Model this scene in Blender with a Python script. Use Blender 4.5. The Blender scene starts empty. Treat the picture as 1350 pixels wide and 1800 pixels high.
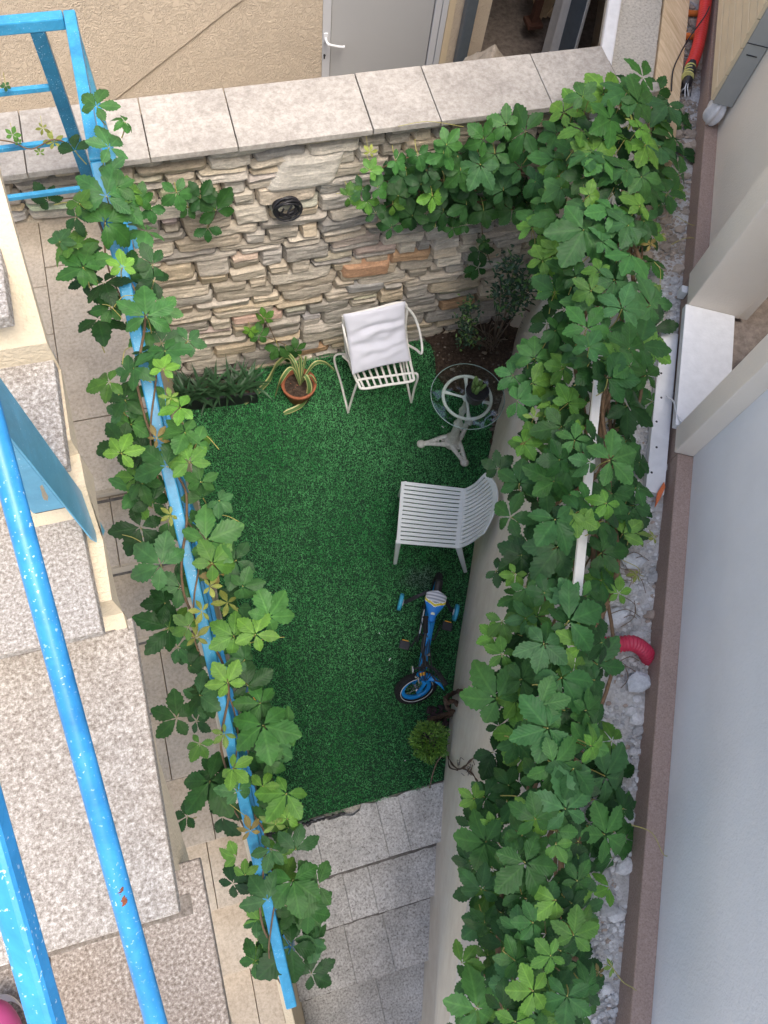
import bpy, math, random
import numpy as np
from mathutils import Vector, Matrix, noise
R_ = math.radians
rnd = random.Random(7)
scene = bpy.context.scene
# ---------------------------------------------------------------- camera, sky, sun, exposure
H = 5.3                                   # camera height above the sunken terrace
CM = np.array([[0.96204, -0.25799, 0.09314]]*3)
def _rot(w):
    w = np.array(w, float); th = np.linalg.norm(w); k = w/th
    K = np.array([[0, -k[2], k[1]], [k[2], 0, -k[0]], [-k[1], k[0], 0]])
    return np.eye(3)+np.sin(th)*K+(1-np.cos(th))*K@K
CM = _rot([2.76251818, -0.33960852, 0.19664141])
cam = bpy.data.cameras.new('camera'); camo = bpy.data.objects.new('camera', cam)
scene.collection.objects.link(camo)
cam.sensor_fit = 'HORIZONTAL'; cam.sensor_width = 36.0; cam.lens = 36.0
cam.clip_start = 0.05; cam.clip_end = 400
r0, r1, r2 = CM
camo.matrix_world = Matrix(((r0[0], -r1[0], -r2[0], 0), (r0[1], -r1[1], -r2[1], 0), (r0[2], -r1[2], -r2[2], H), (0, 0, 0, 1)))
scene.camera = camo
SUN_EL, SUN_AZ = R_(64), R_(165)           # azimuth from +Y towards +X
world = bpy.data.worlds.new('World'); scene.world = world; world.use_nodes = True
wt = world.node_tree; sky = wt.nodes.new('ShaderNodeTexSky'); sky.sky_type = 'NISHITA'
sky.sun_disc = False; sky.sun_elevation = SUN_EL; sky.sun_rotation = SUN_AZ
sky.air_density = 1.0; sky.dust_density = 4.0; sky.ozone_density = 1.0
bg = wt.nodes['Background']; bg.inputs['Strength'].default_value = 0.15
wt.links.new(sky.outputs['Color'], bg.inputs['Color'])
sl = bpy.data.lights.new('sun', 'SUN'); sl.energy = 1.3; sl.angle = R_(34); sl.color = (1.0, 0.93, 0.84)
so = bpy.data.objects.new('sun', sl); scene.collection.objects.link(so)
sd = Vector((math.sin(SUN_AZ)*math.cos(SUN_EL), math.cos(SUN_AZ)*math.cos(SUN_EL), math.sin(SUN_EL)))
so.rotation_euler = sd.to_track_quat('Z', 'Y').to_euler()
scene.view_settings.view_transform = 'Standard'; scene.view_settings.look = 'None'
scene.view_settings.exposure = 1.28; scene.view_settings.gamma = 1.0
scene.cycles.max_bounces = 8

# ---------------------------------------------------------------- coordinates
F = 1350.0
def ray(x, y): return CM.T @ np.array([x-675.0, y-900.0, F])
def W(x, y, z):                            # point at world height z on the sight line through (x, y)
    d = ray(x, y); k = (z-H)/d[2]; return Vector((d[0]*k, d[1]*k, z))
def WY(x, y, Y):
    d = ray(x, y); k = Y/d[1]; return Vector((d[0]*k, Y, H+d[2]*k))
NX, NY = 0.8875, -0.4608                   # the neighbour's plot is turned 27 degrees
def NS(n, s, z): return Vector((n*NX+s*(-NY), n*NY+s*NX, z))
def WN(x, y, n):
    d = ray(x, y); k = n/(d[0]*NX+d[1]*NY); return Vector((d[0]*k, d[1]*k, H+d[2]*k))
def toS(p): return p[0]*(-NY)+p[1]*NX
def toN(p): return p[0]*NX+p[1]*NY

# ---------------------------------------------------------------- materials
def new_mat(name):
    m = bpy.data.materials.new(name); m.use_nodes = True
    return m, m.node_tree, m.node_tree.nodes['Principled BSDF']
def N(t, kind, **kw):
    n = t.nodes.new(kind)
    for k, v in kw.items():
        if k in n.inputs: n.inputs[k].default_value = v
        else: setattr(n, k, v)
    return n
def ramp(t, src, stops):
    r = t.nodes.new('ShaderNodeValToRGB'); e = r.color_ramp.elements
    while len(e) < len(stops): e.new(0.5)
    for q, (p, c) in zip(e, stops):
        q.position = p; q.color = (c[0], c[1], c[2], 1) if hasattr(c, '__len__') else (c, c, c, 1)
    t.links.new(src, r.inputs[0]); return r
def mixc(t, a, b, f, mode='MIX'):
    m = t.nodes.new('ShaderNodeMix'); m.data_type = 'RGBA'; m.blend_type = mode
    for s, v in ((0, f), (6, a), (7, b)):
        if hasattr(v, 'is_output'): t.links.new(v, m.inputs[s])
        elif s == 0: m.inputs[0].default_value = v
        else: m.inputs[s].default_value = (v[0], v[1], v[2], 1)
    return m.outputs[2]
def noise_t(t, co, scale, detail=4, rough=.6, dist=0):
    n = N(t, 'ShaderNodeTexNoise', Scale=scale, Detail=detail, Roughness=rough, Distortion=dist)
    t.links.new(co, n.inputs['Vector']); return n.outputs['Fac']
def bump(t, b, h, strength, dist=.01):
    n = N(t, 'ShaderNodeBump', Strength=strength, Distance=dist)
    t.links.new(h, n.inputs['Height']); t.links.new(n.outputs[0], b.inputs['Normal'])
def flat(name, c, rough=.5, metal=0, var=.12, scale=25, bmp=.1):
    m, t, b = new_mat(name); co = N(t, 'ShaderNodeTexCoord').outputs['Object']
    f = noise_t(t, co, scale)
    r = ramp(t, f, [(.3, [q*(1-var) for q in c]), (.7, [min(1, q*(1+var)) for q in c])])
    t.links.new(r.outputs[0], b.inputs['Base Color']); b.inputs['Roughness'].default_value = rough
    b.inputs['Metallic'].default_value = metal
    if bmp: bump(t, b, noise_t(t, co, scale*4), bmp, .003)
    return m
def speckled(name, cols, scale, big=2.0, rough=.85, bstr=.4, bdist=.004, stain=(.8, .8, .78), stainf=.5, pits=0):
    m, t, b = new_mat(name); co = N(t, 'ShaderNodeTexCoord').outputs['Object']
    f = noise_t(t, co, scale, 6, .72)
    n = len(cols); r = ramp(t, f, [(.34+.32*i/(n-1), c) for i, c in enumerate(cols)])
    g = ramp(t, noise_t(t, co, big, 5, .6, .4), [(.35, 1.0), (.65, 0.0)])
    gm = N(t, 'ShaderNodeMath', operation='MULTIPLY'); t.links.new(g.outputs[0], gm.inputs[0]); gm.inputs[1].default_value = stainf
    c = mixc(t, r.outputs[0], mixc(t, r.outputs[0], stain, 1.0, 'MULTIPLY'), gm.outputs[0])
    if pits:
        p = ramp(t, noise_t(t, co, pits, 3, .5), [(.30, (.45, .42, .4)), (.37, (1, 1, 1))])
        c = mixc(t, c, p.outputs[0], 1.0, 'MULTIPLY')
    a = N(t, 'ShaderNodeAttribute', attribute_name='Col')
    t.links.new(c, b.inputs['Base Color']); b.inputs['Roughness'].default_value = rough
    bump(t, b, f, bstr, bdist); return m
def stucco(name, c, scale=90, strength=.6, dist=.004, worms=False, var=.06):
    m, t, b = new_mat(name); co = N(t, 'ShaderNodeTexCoord').outputs['Object']
    r = ramp(t, noise_t(t, co, 1.6, 6, .65), [(.3, [q*(1-var) for q in c]), (.7, [q*(1+var) for q in c])])
    t.links.new(r.outputs[0], b.inputs['Base Color']); b.inputs['Roughness'].default_value = .9
    h = noise_t(t, co, scale, 3, .55, 1.5 if worms else 0)
    if worms: h = ramp(t, h, [(.40, 1.0), (.5, 0.0), (.56, 1.0)]).outputs[0]
    bump(t, b, h, strength, dist); return m
def attr_mat(name, rough=.85, streak=None, fine=60, bstr=.4, contrast=.35, spec=.3):
    m, t, b = new_mat(name); co = N(t, 'ShaderNodeTexCoord').outputs['Object']
    a = N(t, 'ShaderNodeAttribute', attribute_name='Col').outputs['Color']
    if streak:
        mp = N(t, 'ShaderNodeMapping'); mp.inputs['Scale'].default_value = streak
        t.links.new(co, mp.inputs['Vector']); sv = mp.outputs[0]
    else: sv = co
    f = noise_t(t, sv, 8, 7, .7, .6)
    r = ramp(t, f, [(.28, 1-contrast), (.72, 1+contrast*.45)])
    f2 = noise_t(t, co, fine, 4, .7); r2 = ramp(t, f2, [(.3, .82), (.7, 1.12)])
    c = mixc(t, mixc(t, a, r.outputs[0], 1, 'MULTIPLY'), r2.outputs[0], 1, 'MULTIPLY')
    t.links.new(c, b.inputs['Base Color']); b.inputs['Roughness'].default_value = rough
    b.inputs['Specular IOR Level'].default_value = spec
    ad = N(t, 'ShaderNodeMath', operation='ADD'); t.links.new(f, ad.inputs[0]); t.links.new(f2, ad.inputs[1])
    bump(t, b, ad.outputs[0], bstr, .01); return m

M = {}
M['granite'] = speckled('weathered_stone_tread', [(.17, .145, .12), (.30, .27, .235), (.45, .42, .38), (.67, .65, .61)], 150, 2.2, bstr=.6, stain=(.72, .66, .60), stainf=.55)
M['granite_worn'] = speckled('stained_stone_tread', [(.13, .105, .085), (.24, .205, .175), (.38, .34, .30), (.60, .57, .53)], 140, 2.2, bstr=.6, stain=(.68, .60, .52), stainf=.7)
M['granite_nose_shade'] = speckled('nose_shade_stone', [(.11, .09, .075), (.19, .165, .14), (.28, .25, .22)], 120, 6)  # dark stone for the shade painted under the tread noses
M['granite_edge'] = speckled('stone_tread_edge', [(.30, .25, .20), (.45, .39, .32), (.60, .55, .48)], 45, 5)
M['cream'] = stucco('cream_render', (.62, .525, .375), 110, .9, .005, var=.16)
M['beige'] = stucco('beige_textured_render', (.61, .51, .385), 24, .6, .010, True, .06)
M['beige_smooth'] = stucco('beige_render', (.66, .57, .45), 120, .5, .003)
M['grey_stucco'] = stucco('grey_render', (.76, .775, .79), 75, .5, .005, var=.055)
M['warm_lit_stucco'] = stucco('warm_lit_grey_render', (.78, .71, .61), 110, .55, .004, var=.04)  # the neighbour's grey render again, with warmer light put into its colour
M['coping'] = speckled('limestone_coping', [(.33, .305, .27), (.43, .40, .36), (.53, .50, .455)], 38, 3.2, .8, .25, stain=(.70, .69, .69), stainf=.8)
M['tile'] = speckled('sandstone_tile', [(.43, .355, .27), (.56, .475, .365), (.65, .56, .44)], 60, 3.0, .8, .3, stain=(.74, .70, .66), stainf=.7)
M['whitestone'] = speckled('pitted_white_stone', [(.24, .23, .215), (.49, .475, .455), (.67, .66, .64), (.79, .78, .76)], 78, 5.0, .9, .6, .004, (.62, .62, .62), .7, 95)
M['concrete'] = speckled('rough_concrete', [(.33, .31, .27), (.50, .47, .41), (.60, .57, .50)], 60, 5, .95, .7)
M['paleconcrete'] = speckled('cement_crumbs', [(.44, .43, .41), (.58, .575, .56), (.70, .70, .69)], 70, 3, .95, .9, .01, (.80, .76, .72), .7)
M['dirt'] = speckled('dark_soil', [(.028, .018, .012), (.06, .04, .028), (.12, .085, .06)], 45, 6, 1, .8, .01)
M['floor_dark'] = speckled('dusty_floor', [(.16, .13, .11), (.24, .20, .17), (.32, .27, .23)], 20, 3, .95, .4)
M['plaster_wall'] = speckled('smooth_render_wall', [(.68, .615, .52), (.73, .67, .575), (.78, .73, .635)], 7, 1.2, .8, .12, .01, (.88, .88, .88), .5)
M['plinth'] = speckled('brown_plinth_render', [(.27, .19, .155), (.37, .27, .225), (.45, .34, .285)], 160, 2, .9, .5, .003)
M['wood'] = None
M['white_metal'] = flat('white_enamel', (.74, .73, .69), .4, 0, .07, 40, .15)
M['aluminium'] = flat('white_aluminium', (.58, .59, .60), .35, 0, .02, 5, 0)
M['door'] = flat('door_panel', (.44, .445, .44), .45, 0, .015, 3, 0)
M['plastic'] = flat('white_plastic', (.66, .70, .70), .38, 0, .03, 6, .05)
M['black'] = flat('black_plastic', (.018, .018, .022), .4, 0, .2, 30, 0)
M['rubber'] = flat('rubber', (.009, .0095, .011), .85, 0, .25, 60, .2)
M['chrome'] = flat('steel', (.55, .55, .56), .25, 1, .1, 20, 0)
M['darkgrey'] = flat('dark_grey_metal', (.10, .12, .135), .4, 0, .1, 12, .05)
M['greybox'] = flat('grey_sheet_metal', (.36, .36, .34), .45, 0, .05, 8, .05)
M['shutter'] = flat('cream_shutter', (.66, .54, .36), .5, 0, .04, 8, .05)
M['whitepaint'] = flat('white_paint', (.80, .79, .75), .5, 0, .06, 18, .1)
M['castiron'] = flat('chipped_white_cast_iron', (.56, .56, .52), .6, 0, .22, 60, .6)
M['terracotta'] = flat('terracotta', (.34, .115, .055), .75, 0, .18, 12, .2)
M['cloth'] = flat('pale_cushion_cloth', (.64, .65, .72), .9, 0, .03, 8, .15)
M['whitecloth'] = flat('white_cloth', (.75, .74, .74), .9, 0, .08, 30, .4)
M['red'] = flat('red_corrugated_plastic', (.62, .035, .03), .45, 0, .12, 9, .1)
M['pinkred'] = flat('crimson_corrugated_plastic', (.50, .03, .075), .4, 0, .1, 12, .1)
M['orange'] = flat('orange_plastic', (.62, .17, .03), .5, 0, .15, 12, .1)
M['brick'] = flat('fired_clay', (.60, .15, .05), .8, 0, .15, 25, .3)
M['bark'] = flat('bark', (.085, .052, .035), .9, 0, .35, 40, .8)
M['twig'] = flat('dry_twig', (.20, .155, .115), .9, 0, .3, 50, .4)
M['vine_stem'] = flat('vine_stem', (.16, .10, .055), .8, 0, .3, 50, .4)
M['tendril'] = flat('tendril', (.36, .33, .09), .6, 0, .2, 50, 0)
M['foam'] = flat('foam', (.70, .71, .72), .8, 0, .06, 20, .3)
M['pink'] = flat('pink_shoe', (.40, .06, .18), .45, 0, .06, 10, .1)
M['bikeblue'] = flat('bike_blue', (.014, .27, .72), .25, 0, .03, 5, 0)
M['tyreblue'] = flat('light_blue_plastic', (.06, .42, .66), .4, 0, .1, 20, .1)
M['yellow'] = flat('yellow_plastic', (.80, .62, .03), .4, 0, .05, 5, 0)
M['tape'] = flat('tape_yellow', (.62, .58, .20), .6, 0, .2, 60, 0)
M['reflector'] = flat('orange_reflector', (.85, .42, .03), .3, 0, .05, 5, 0)
M['lightgrey'] = flat('pale_grey_print', (.62, .64, .68), .35, 0, .04, 80, 0)
M['gravel'] = attr_mat('gravel_stones', .95, None, 80, .4, .3)
M['stonewall'] = attr_mat('split_stone', .9, (1.2, 1.2, 7.0), 70, .7, .42)
M['darkgap'] = flat('dark_joint', (.045, .038, .03), 1, 0, .2, 20, .3)
M['joint'] = flat('grimy_shade_joint', (.15, .14, .13), .95, 0, .35, 30, .5)
M['rock'] = speckled('rock', [(.24, .20, .16), (.36, .31, .25), (.44, .39, .32)], 14, 3, .95, .6, .01)
M['rust'] = flat('rust', (.20, .06, .025), .9, 0, .3, 60, .3)
M['glassedge'] = flat('glass_edge', (.30, .42, .38), .15, 0, .1, 20, 0)
M['darkwood'] = flat('dark_wood', (.10, .045, .03), .7, 0, .3, 12, .2)
M['bluehose'] = flat('blue_sheathing', (.03, .12, .25), .5, 0, .2, 20, .1)

def m_wood():
    m, t, b = new_mat('raw_timber'); co = N(t, 'ShaderNodeTexCoord').outputs['Object']
    mp = N(t, 'ShaderNodeMapping'); mp.inputs['Rotation'].default_value = (0, 0, R_(27)); mp.inputs['Scale'].default_value = (14, 1.2, 1)
    t.links.new(co, mp.inputs['Vector'])
    r = ramp(t, noise_t(t, mp.outputs[0], 3, 6, .7, 1.2), [(.3, (.50, .35, .19)), (.6, (.72, .56, .36))])
    t.links.new(r.outputs[0], b.inputs['Base Color']); b.inputs['Roughness'].default_value = .8
    return m
M['wood'] = m_wood()
def m_blue(name, base, dark, spots=.0, rough=.35):
    m, t, b = new_mat(name); co = N(t, 'ShaderNodeTexCoord').outputs['Object']
    r = ramp(t, noise_t(t, co, 9, 6, .7, .5), [(.25, dark), (.5, base), (.75, [min(1, q*1.35+.01) for q in base])])
    c = r.outputs[0]
    n1 = ramp(t, noise_t(t, co, 190, 2, .5, .3), [(.675-spots*.06, 0.0), (.70-spots*.06, 1.0)])
    n2 = ramp(t, noise_t(t, co, 9, 3, .6), [(.40, 0.15), (.60, 1.0)])
    g = N(t, 'ShaderNodeMath', operation='MULTIPLY'); t.links.new(n1.outputs[0], g.inputs[0]); t.links.new(n2.outputs[0], g.inputs[1])
    c = mixc(t, c, (.45, .62, .78), g.outputs[0])
    chip = ramp(t, noise_t(t, co, 13, 7, .8), [(.71, 0.0), (.73, 1.0)])
    c = mixc(t, c, (.30, .33, .33), chip.outputs[0])
    t.links.new(c, b.inputs['Base Color']); b.inputs['Roughness'].default_value = rough
    bump(t, b, noise_t(t, co, 60, 3, .6), .12, .003); return m
M['blue'] = m_blue('blue_handrail_paint', (.035, .28, .50), (.018, .17, .34))
M['blue_near'] = m_blue('blue_speckled_paint', (.030, .25, .56), (.014, .16, .40), .30)
M['blue_dark'] = m_blue('deep_blue_paint', (.012, .13, .24), (.008, .09, .17))
M['blue_post'] = m_blue('faded_blue_paint', (.11, .36, .52), (.07, .27, .42))
def m_leaf():
    m, t, b = new_mat('creeper_leaf')
    a = N(t, 'ShaderNodeAttribute', attribute_name='Col').outputs['Color']
    uv = N(t, 'ShaderNodeUVMap').outputs[0]; sx = N(t, 'ShaderNodeSeparateXYZ'); t.links.new(uv, sx.inputs[0])
    def mth(op, x, y=None):
        n = N(t, 'ShaderNodeMath', operation=op)
        for i, v in enumerate((x, y)):
            if v is None: continue
            if hasattr(v, 'is_output'): t.links.new(v, n.inputs[i])
            else: n.inputs[i].default_value = v
        return n.outputs[0]
    au = mth('ABSOLUTE', mth('SUBTRACT', sx.outputs[0], .5))          # 0 .. .5
    ph = mth('FRACT', mth('SUBTRACT', mth('MULTIPLY', sx.outputs[1], 8.0), mth('MULTIPLY', au, 5.0)))
    d = mth('ABSOLUTE', mth('SUBTRACT', ph, .5))                       # .5 = on the vein
    vein = ramp(t, d, [(.40, 0.0), (.49, 1.0)]).outputs[0]
    mid = ramp(t, au, [(.02, 1.0), (.06, 0.0)]).outputs[0]
    vm = mth('MAXIMUM', mth('MULTIPLY', vein, .45), mid)
    co = N(t, 'ShaderNodeTexCoord').outputs['Object']
    r = ramp(t, noise_t(t, co, 35, 4, .6), [(.3, .8), (.7, 1.18)])
    c = mixc(t, a, r.outputs[0], 1, 'MULTIPLY')
    c = mixc(t, c, mixc(t, c, (1.9, 1.65, 1.5), 1.0, 'MULTIPLY'), mth('MULTIPLY', vm, .42))
    t.links.new(c, b.inputs['Base Color']); b.inputs['Roughness'].default_value = .5
    b.inputs['Specular IOR Level'].default_value = .34
    bh = mth('SUBTRACT', d, mth('MULTIPLY', mid, .6))
    bump(t, b, mth('MULTIPLY', bh, -1.0), .22, .005)
    tr = N(t, 'ShaderNodeBsdfTranslucent'); t.links.new(c, tr.inputs['Color'])
    mx = N(t, 'ShaderNodeMixShader'); mx.inputs[0].default_value = .22
    t.links.new(b.outputs[0], mx.inputs[1]); t.links.new(tr.outputs[0], mx.inputs[2])
    t.links.new(mx.outputs[0], t.nodes['Material Output'].inputs['Surface']); return m
M['leaf'] = m_leaf()
def m_smallleaf():
    m, t, b = new_mat('small_leaf'); a = N(t, 'ShaderNodeAttribute', attribute_name='Col').outputs['Color']
    t.links.new(a, b.inputs['Base Color']); b.inputs['Roughness'].default_value = .45; return m
M['smallleaf'] = m_smallleaf()
def m_turf():
    m, t, b = new_mat('turf_blade'); co = N(t, 'ShaderNodeTexCoord').outputs['Object']
    a = N(t, 'ShaderNodeAttribute', attribute_name='Col').outputs['Color']
    t.links.new(a, b.inputs['Base Color']); b.inputs['Roughness'].default_value = .65
    b.inputs['Specular IOR Level'].default_value = .2; return m
M['turf'] = m_turf()
M['turf_back'] = flat('turf_backing', (.008, .045, .018), .9, 0, .3, 90, .5)
def m_glass():
    m, t, b = new_mat('clear_glass'); b.inputs['Base Color'].default_value = (.80, .93, .90, 1)
    b.inputs['Roughness'].default_value = .02; b.inputs['Transmission Weight'].default_value = 1; b.inputs['IOR'].default_value = 1.45
    g = N(t, 'ShaderNodeBsdfGlossy', Roughness=.02); tr = N(t, 'ShaderNodeBsdfTransparent'); tr.inputs[0].default_value = (.93, .97, .96, 1)
    fr = N(t, 'ShaderNodeFresnel', IOR=1.5); mx = N(t, 'ShaderNodeMixShader')
    t.links.new(fr.outputs[0], mx.inputs[0]); t.links.new(tr.outputs[0], mx.inputs[1]); t.links.new(g.outputs[0], mx.inputs[2])
    t.links.new(mx.outputs[0], t.nodes['Material Output'].inputs['Surface']); return m
M['glass'] = m_glass()

# ---------------------------------------------------------------- mesh builder
COL = scene.collection
class MB:
    def __init__(s): s.v = []; s.f = []; s.c = []; s.sm = []
    def add(s, verts, faces, col=(1, 1, 1), smooth=False):
        o = len(s.v); s.v += [tuple(p) for p in verts]
        for f in faces: s.f.append(tuple(i+o for i in f)); s.c.append(col); s.sm.append(smooth)
    def prism(s, poly, d, col=(1, 1, 1)):     # poly: 3D points, d: extrusion vector
        n = len(poly); d = Vector(d); a = [Vector(p) for p in poly]; b = [p+d for p in a]
        s.add(a+b, [tuple(range(n))[::-1], tuple(range(n, 2*n))]+[(i, (i+1) % n, n+(i+1) % n, n+i) for i in range(n)], col)
    def box(s, x0, y0, z0, x1, y1, z1, col=(1, 1, 1)):
        s.prism([(x0, y0, z0), (x1, y0, z0), (x1, y1, z0), (x0, y1, z0)], (0, 0, z1-z0), col)
    def nbox(s, n0, s0, z0, n1, s1, z1, col=(1, 1, 1)):   # box on the neighbour's axes
        s.prism([NS(n0, s0, z0), NS(n1, s0, z0), NS(n1, s1, z0), NS(n0, s1, z0)], (0, 0, z1-z0), col)
    def tube(s, path, r, seg=8, closed=False, col=(1, 1, 1), flat_=1.0, up=None):
        P = [Vector(p) for p in path]; n = len(P); rr = r if hasattr(r, '__len__') else [r]*n
        t0 = (P[1]-P[0]).normalized(); u = Vector(up) if up else (Vector((0, 0, 1)) if abs(t0.z) < .9 else Vector((1, 0, 0)))
        verts = []
        for i in range(n):
            if closed: t = (P[(i+1) % n]-P[i-1]).normalized()
            else: t = (P[min(i+1, n-1)]-P[max(i-1, 0)]).normalized()
            u = (u-t*u.dot(t)); u = u.normalized() if u.length > 1e-6 else t.orthogonal().normalized(); w = t.cross(u)
            for k in range(seg):
                a = 2*math.pi*k/seg; verts.append(P[i]+(u*math.cos(a)*flat_+w*math.sin(a))*rr[i])
        fs = []
        m = n if closed else n-1
        for i in range(m):
            for k in range(seg):
                a = i*seg+k; b = i*seg+(k+1) % seg; c = ((i+1) % n)*seg+(k+1) % seg; d = ((i+1) % n)*seg+k
                fs.append((a, b, c, d))
        s.add(verts, fs, col, True)
        if not closed:
            s.add(verts[:seg], [tuple(range(seg))[::-1]], col); s.add(verts[-seg:], [tuple(range(seg))], col)
    def bar(s, a, b, w, h, up=(0, 0, 1), col=(1, 1, 1)):   # rectangular tube from a to b
        a, b = Vector(a), Vector(b); t = (b-a).normalized(); u = Vector(up); u = (u-t*u.dot(t)).normalized(); v = t.cross(u)
        q = [a+v*(w/2*i)+u*(h/2*j) for i, j in ((-1, -1), (1, -1), (1, 1), (-1, 1))]; s.prism(q, b-a, col)
    def lathe(s, c, prof, seg=32, axis=(0, 0, 1), col=(1, 1, 1), smooth=True):
        ax = Vector(axis).normalized(); u = ax.orthogonal().normalized(); w = ax.cross(u); c = Vector(c); vs = []
        for r, z in prof:
            for k in range(seg):
                a = 2*math.pi*k/seg; vs.append(c+ax*z+(u*math.cos(a)+w*math.sin(a))*r)
        fs = [(i*seg+k, i*seg+(k+1) % seg, (i+1)*seg+(k+1) % seg, (i+1)*seg+k) for i in range(len(prof)-1) for k in range(seg)]
        s.add(vs, fs, col, smooth)
    def sheet(s, fn, nu, nv, col=(1, 1, 1), skip=None, smooth=True):
        vs = [fn(i/nu, j/nv) for j in range(nv+1) for i in range(nu+1)]
        fs = [(j*(nu+1)+i, j*(nu+1)+i+1, (j+1)*(nu+1)+i+1, (j+1)*(nu+1)+i) for j in range(nv) for i in range(nu) if not (skip and skip(i, j))]
        s.add(vs, fs, col, smooth)
    def build(s, name, mat, parent=None, bevel=0, solid=0, sub=0, uv=None):
        me = bpy.data.meshes.new(name); me.from_pydata(s.v, [], s.f); me.materials.append(M[mat] if isinstance(mat, str) else mat)
        me.polygons.foreach_set('use_smooth', s.sm)
        at = me.color_attributes.new('Col', 'FLOAT_COLOR', 'CORNER')
        cc = np.concatenate([np.tile((c[0], c[1], c[2], 1.0), len(f)) for f, c in zip(s.f, s.c)]) if s.f else []
        at.data.foreach_set('color', cc); me.update()
        o = bpy.data.objects.new(name, me); COL.objects.link(o)
        if parent:
            o.parent = parent; o.matrix_parent_inverse = parent.matrix_basis.inverted()
        if solid: md = o.modifiers.new('thick', 'SOLIDIFY'); md.thickness = solid; md.offset = 0
        if bevel: md = o.modifiers.new('bevel', 'BEVEL'); md.width = bevel; md.segments = 2; md.limit_method = 'ANGLE'; md.angle_limit = R_(40)
        if sub: md = o.modifiers.new('sub', 'SUBSURF'); md.levels = md.render_levels = sub
        return o
def thing(name, label, cat, loc=(0, 0, 0), group=None):
    o = bpy.data.objects.new(name, None); COL.objects.link(o); o.location = loc
    o.empty_display_size = .1; o['label'] = label; o['category'] = cat
    if group: o['group'] = group
    return o
def tag(o, label, cat, group=None):
    o['label'] = label; o['category'] = cat
    if group: o['group'] = group
    return o
def struct(o): o['kind'] = 'structure'; return o
def smooth_path(pts, k=5):
    P = [Vector(p) for p in pts]; out = []
    for i in range(len(P)-1):
        p0 = P[max(i-1, 0)]; p1 = P[i]; p2 = P[i+1]; p3 = P[min(i+2, len(P)-1)]
        for j in range(k):
            t = j/k; out.append(.5*((2*p1)+(-p0+p2)*t+(2*p0-5*p1+4*p2-p3)*t*t+(-p0+3*p1-3*p2+p3)*t**3))
    out.append(P[-1]); return out

# ================================================================ SETTING
def wall_xy(s_list, z):
    return s_list
# foot and head of the smooth boundary wall, traced on the ground plane
foot = [W(945, 470, 0), W(902, 602, 0), W(859, 800, 0), W(831, 973, 0), W(802, 1161, 0), W(779, 1378, 0)]
for x_, y_, z_ in ((757, 1620, -.30), (740, 1790, -.55)): p_ = W(x_, y_, z_); foot.append(Vector((p_.x, p_.y, 0)))
p_ = foot[-1]+(foot[-1]-foot[-2])*4; foot.append(p_)
g = MB(); g.add([(-60, -60, -2.2), (60, -60, -2.2), (60, 60, -2.2), (-60, 60, -2.2)], [(0, 1, 2, 3)])
struct(g.build('ground', 'concrete'))

# --- terrace ground sheet and artificial turf
g = MB(); g.box(-.30, -.095, -.30, 4.2, 3.6, -.03); struct(g.build('terrace_base', 'concrete'))
EDGE_L = -.285
def right_edge(y):
    for a, b in zip(foot[:-1], foot[1:]):
        if (a.y-y)*(b.y-y) <= 0: return a.x+(b.x-a.x)*(y-a.y)/(b.y-a.y)
    return foot[0].x
soil_px = [(738, 596), (758, 606), (766, 630), (768, 660), (786, 684), (826, 700), (858, 712), (868, 745), (862, 800), (848, 870), (846, 905)]
soilL = [W(x, y, 0) for x, y in soil_px]
def soil_left(y):
    best = None
    for a, b in zip(soilL[:-1], soilL[1:]):
        if (a.y-y)*(b.y-y) <= 0:
            xx = a.x+(b.x-a.x)*(y-a.y)/(b.y-a.y+1e-9); best = xx if best is None else min(best, xx)
    return best
def turf_lo(x): return -.06+.012*math.sin(x*23)+.02*noise.noise(Vector((x*9, 0, 3)))
pts = []
tm = MB(); ny = 60
for j in range(ny):
    y0 = -.07+(3.30)*j/ny; y1 = -.07+(3.30)*(j+1)/ny
    def rr(y):
        s_ = soil_left(y); return min(right_edge(y)+.01, s_+.0 if s_ else 9)
    tm.add([(EDGE_L, y0, .001), (rr(y0), y0, .001), (rr(y1), y1, .001), (EDGE_L, y1, .001)], [(0, 1, 2, 3)])
turf = struct(tm.build('turf_mat', 'turf_back'))
# blades: one stuff mesh
nb = 230000; rs = np.random.RandomState(3)
bx = rs.uniform(EDGE_L, 2.6, nb); by = rs.uniform(-.085, 3.25, nb)
re_t = np.array([right_edge(y) for y in np.linspace(-.1, 3.3, 200)]); sl_t = np.array([soil_left(y) or 9 for y in np.linspace(-.1, 3.3, 200)])
ii = np.clip(((by+.1)/3.4*199).astype(int), 0, 199); lim = np.minimum(re_t[ii]+.005, sl_t[ii])
keep = (bx < lim+rs.uniform(-.02, .015, nb)) & (by > np.array([-.075+.012*math.sin(x*23) for x in bx]))
bx, by = bx[keep], by[keep]; nb = len(bx)
ang = rs.uniform(0, 2*np.pi, nb); hh = rs.uniform(.008, .019, nb); wd = .0032
lean = rs.uniform(.2, 1.1, nb)*hh; la = rs.uniform(0, 2*np.pi, nb)+.0
gap = np.array([noise.noise(Vector((x*1.7, y*1.5, 1.0))) for x, y in zip(bx, by)]); gap2 = np.array([noise.noise(Vector((x*16, y*12, 5.0))) for x, y in zip(bx, by)])
V = np.zeros((nb, 3, 3)); ca, sa = np.cos(ang), np.sin(ang)
V[:, 0] = np.c_[bx-ca*wd, by-sa*wd, np.full(nb, .001)]; V[:, 1] = np.c_[bx+ca*wd, by+sa*wd, np.full(nb, .001)]
V[:, 2] = np.c_[bx+np.cos(la)*lean, by+np.sin(la)*lean, hh]
me = bpy.data.meshes.new('turf_blades'); me.vertices.add(nb*3); me.loops.add(nb*3); me.polygons.add(nb)
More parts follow.
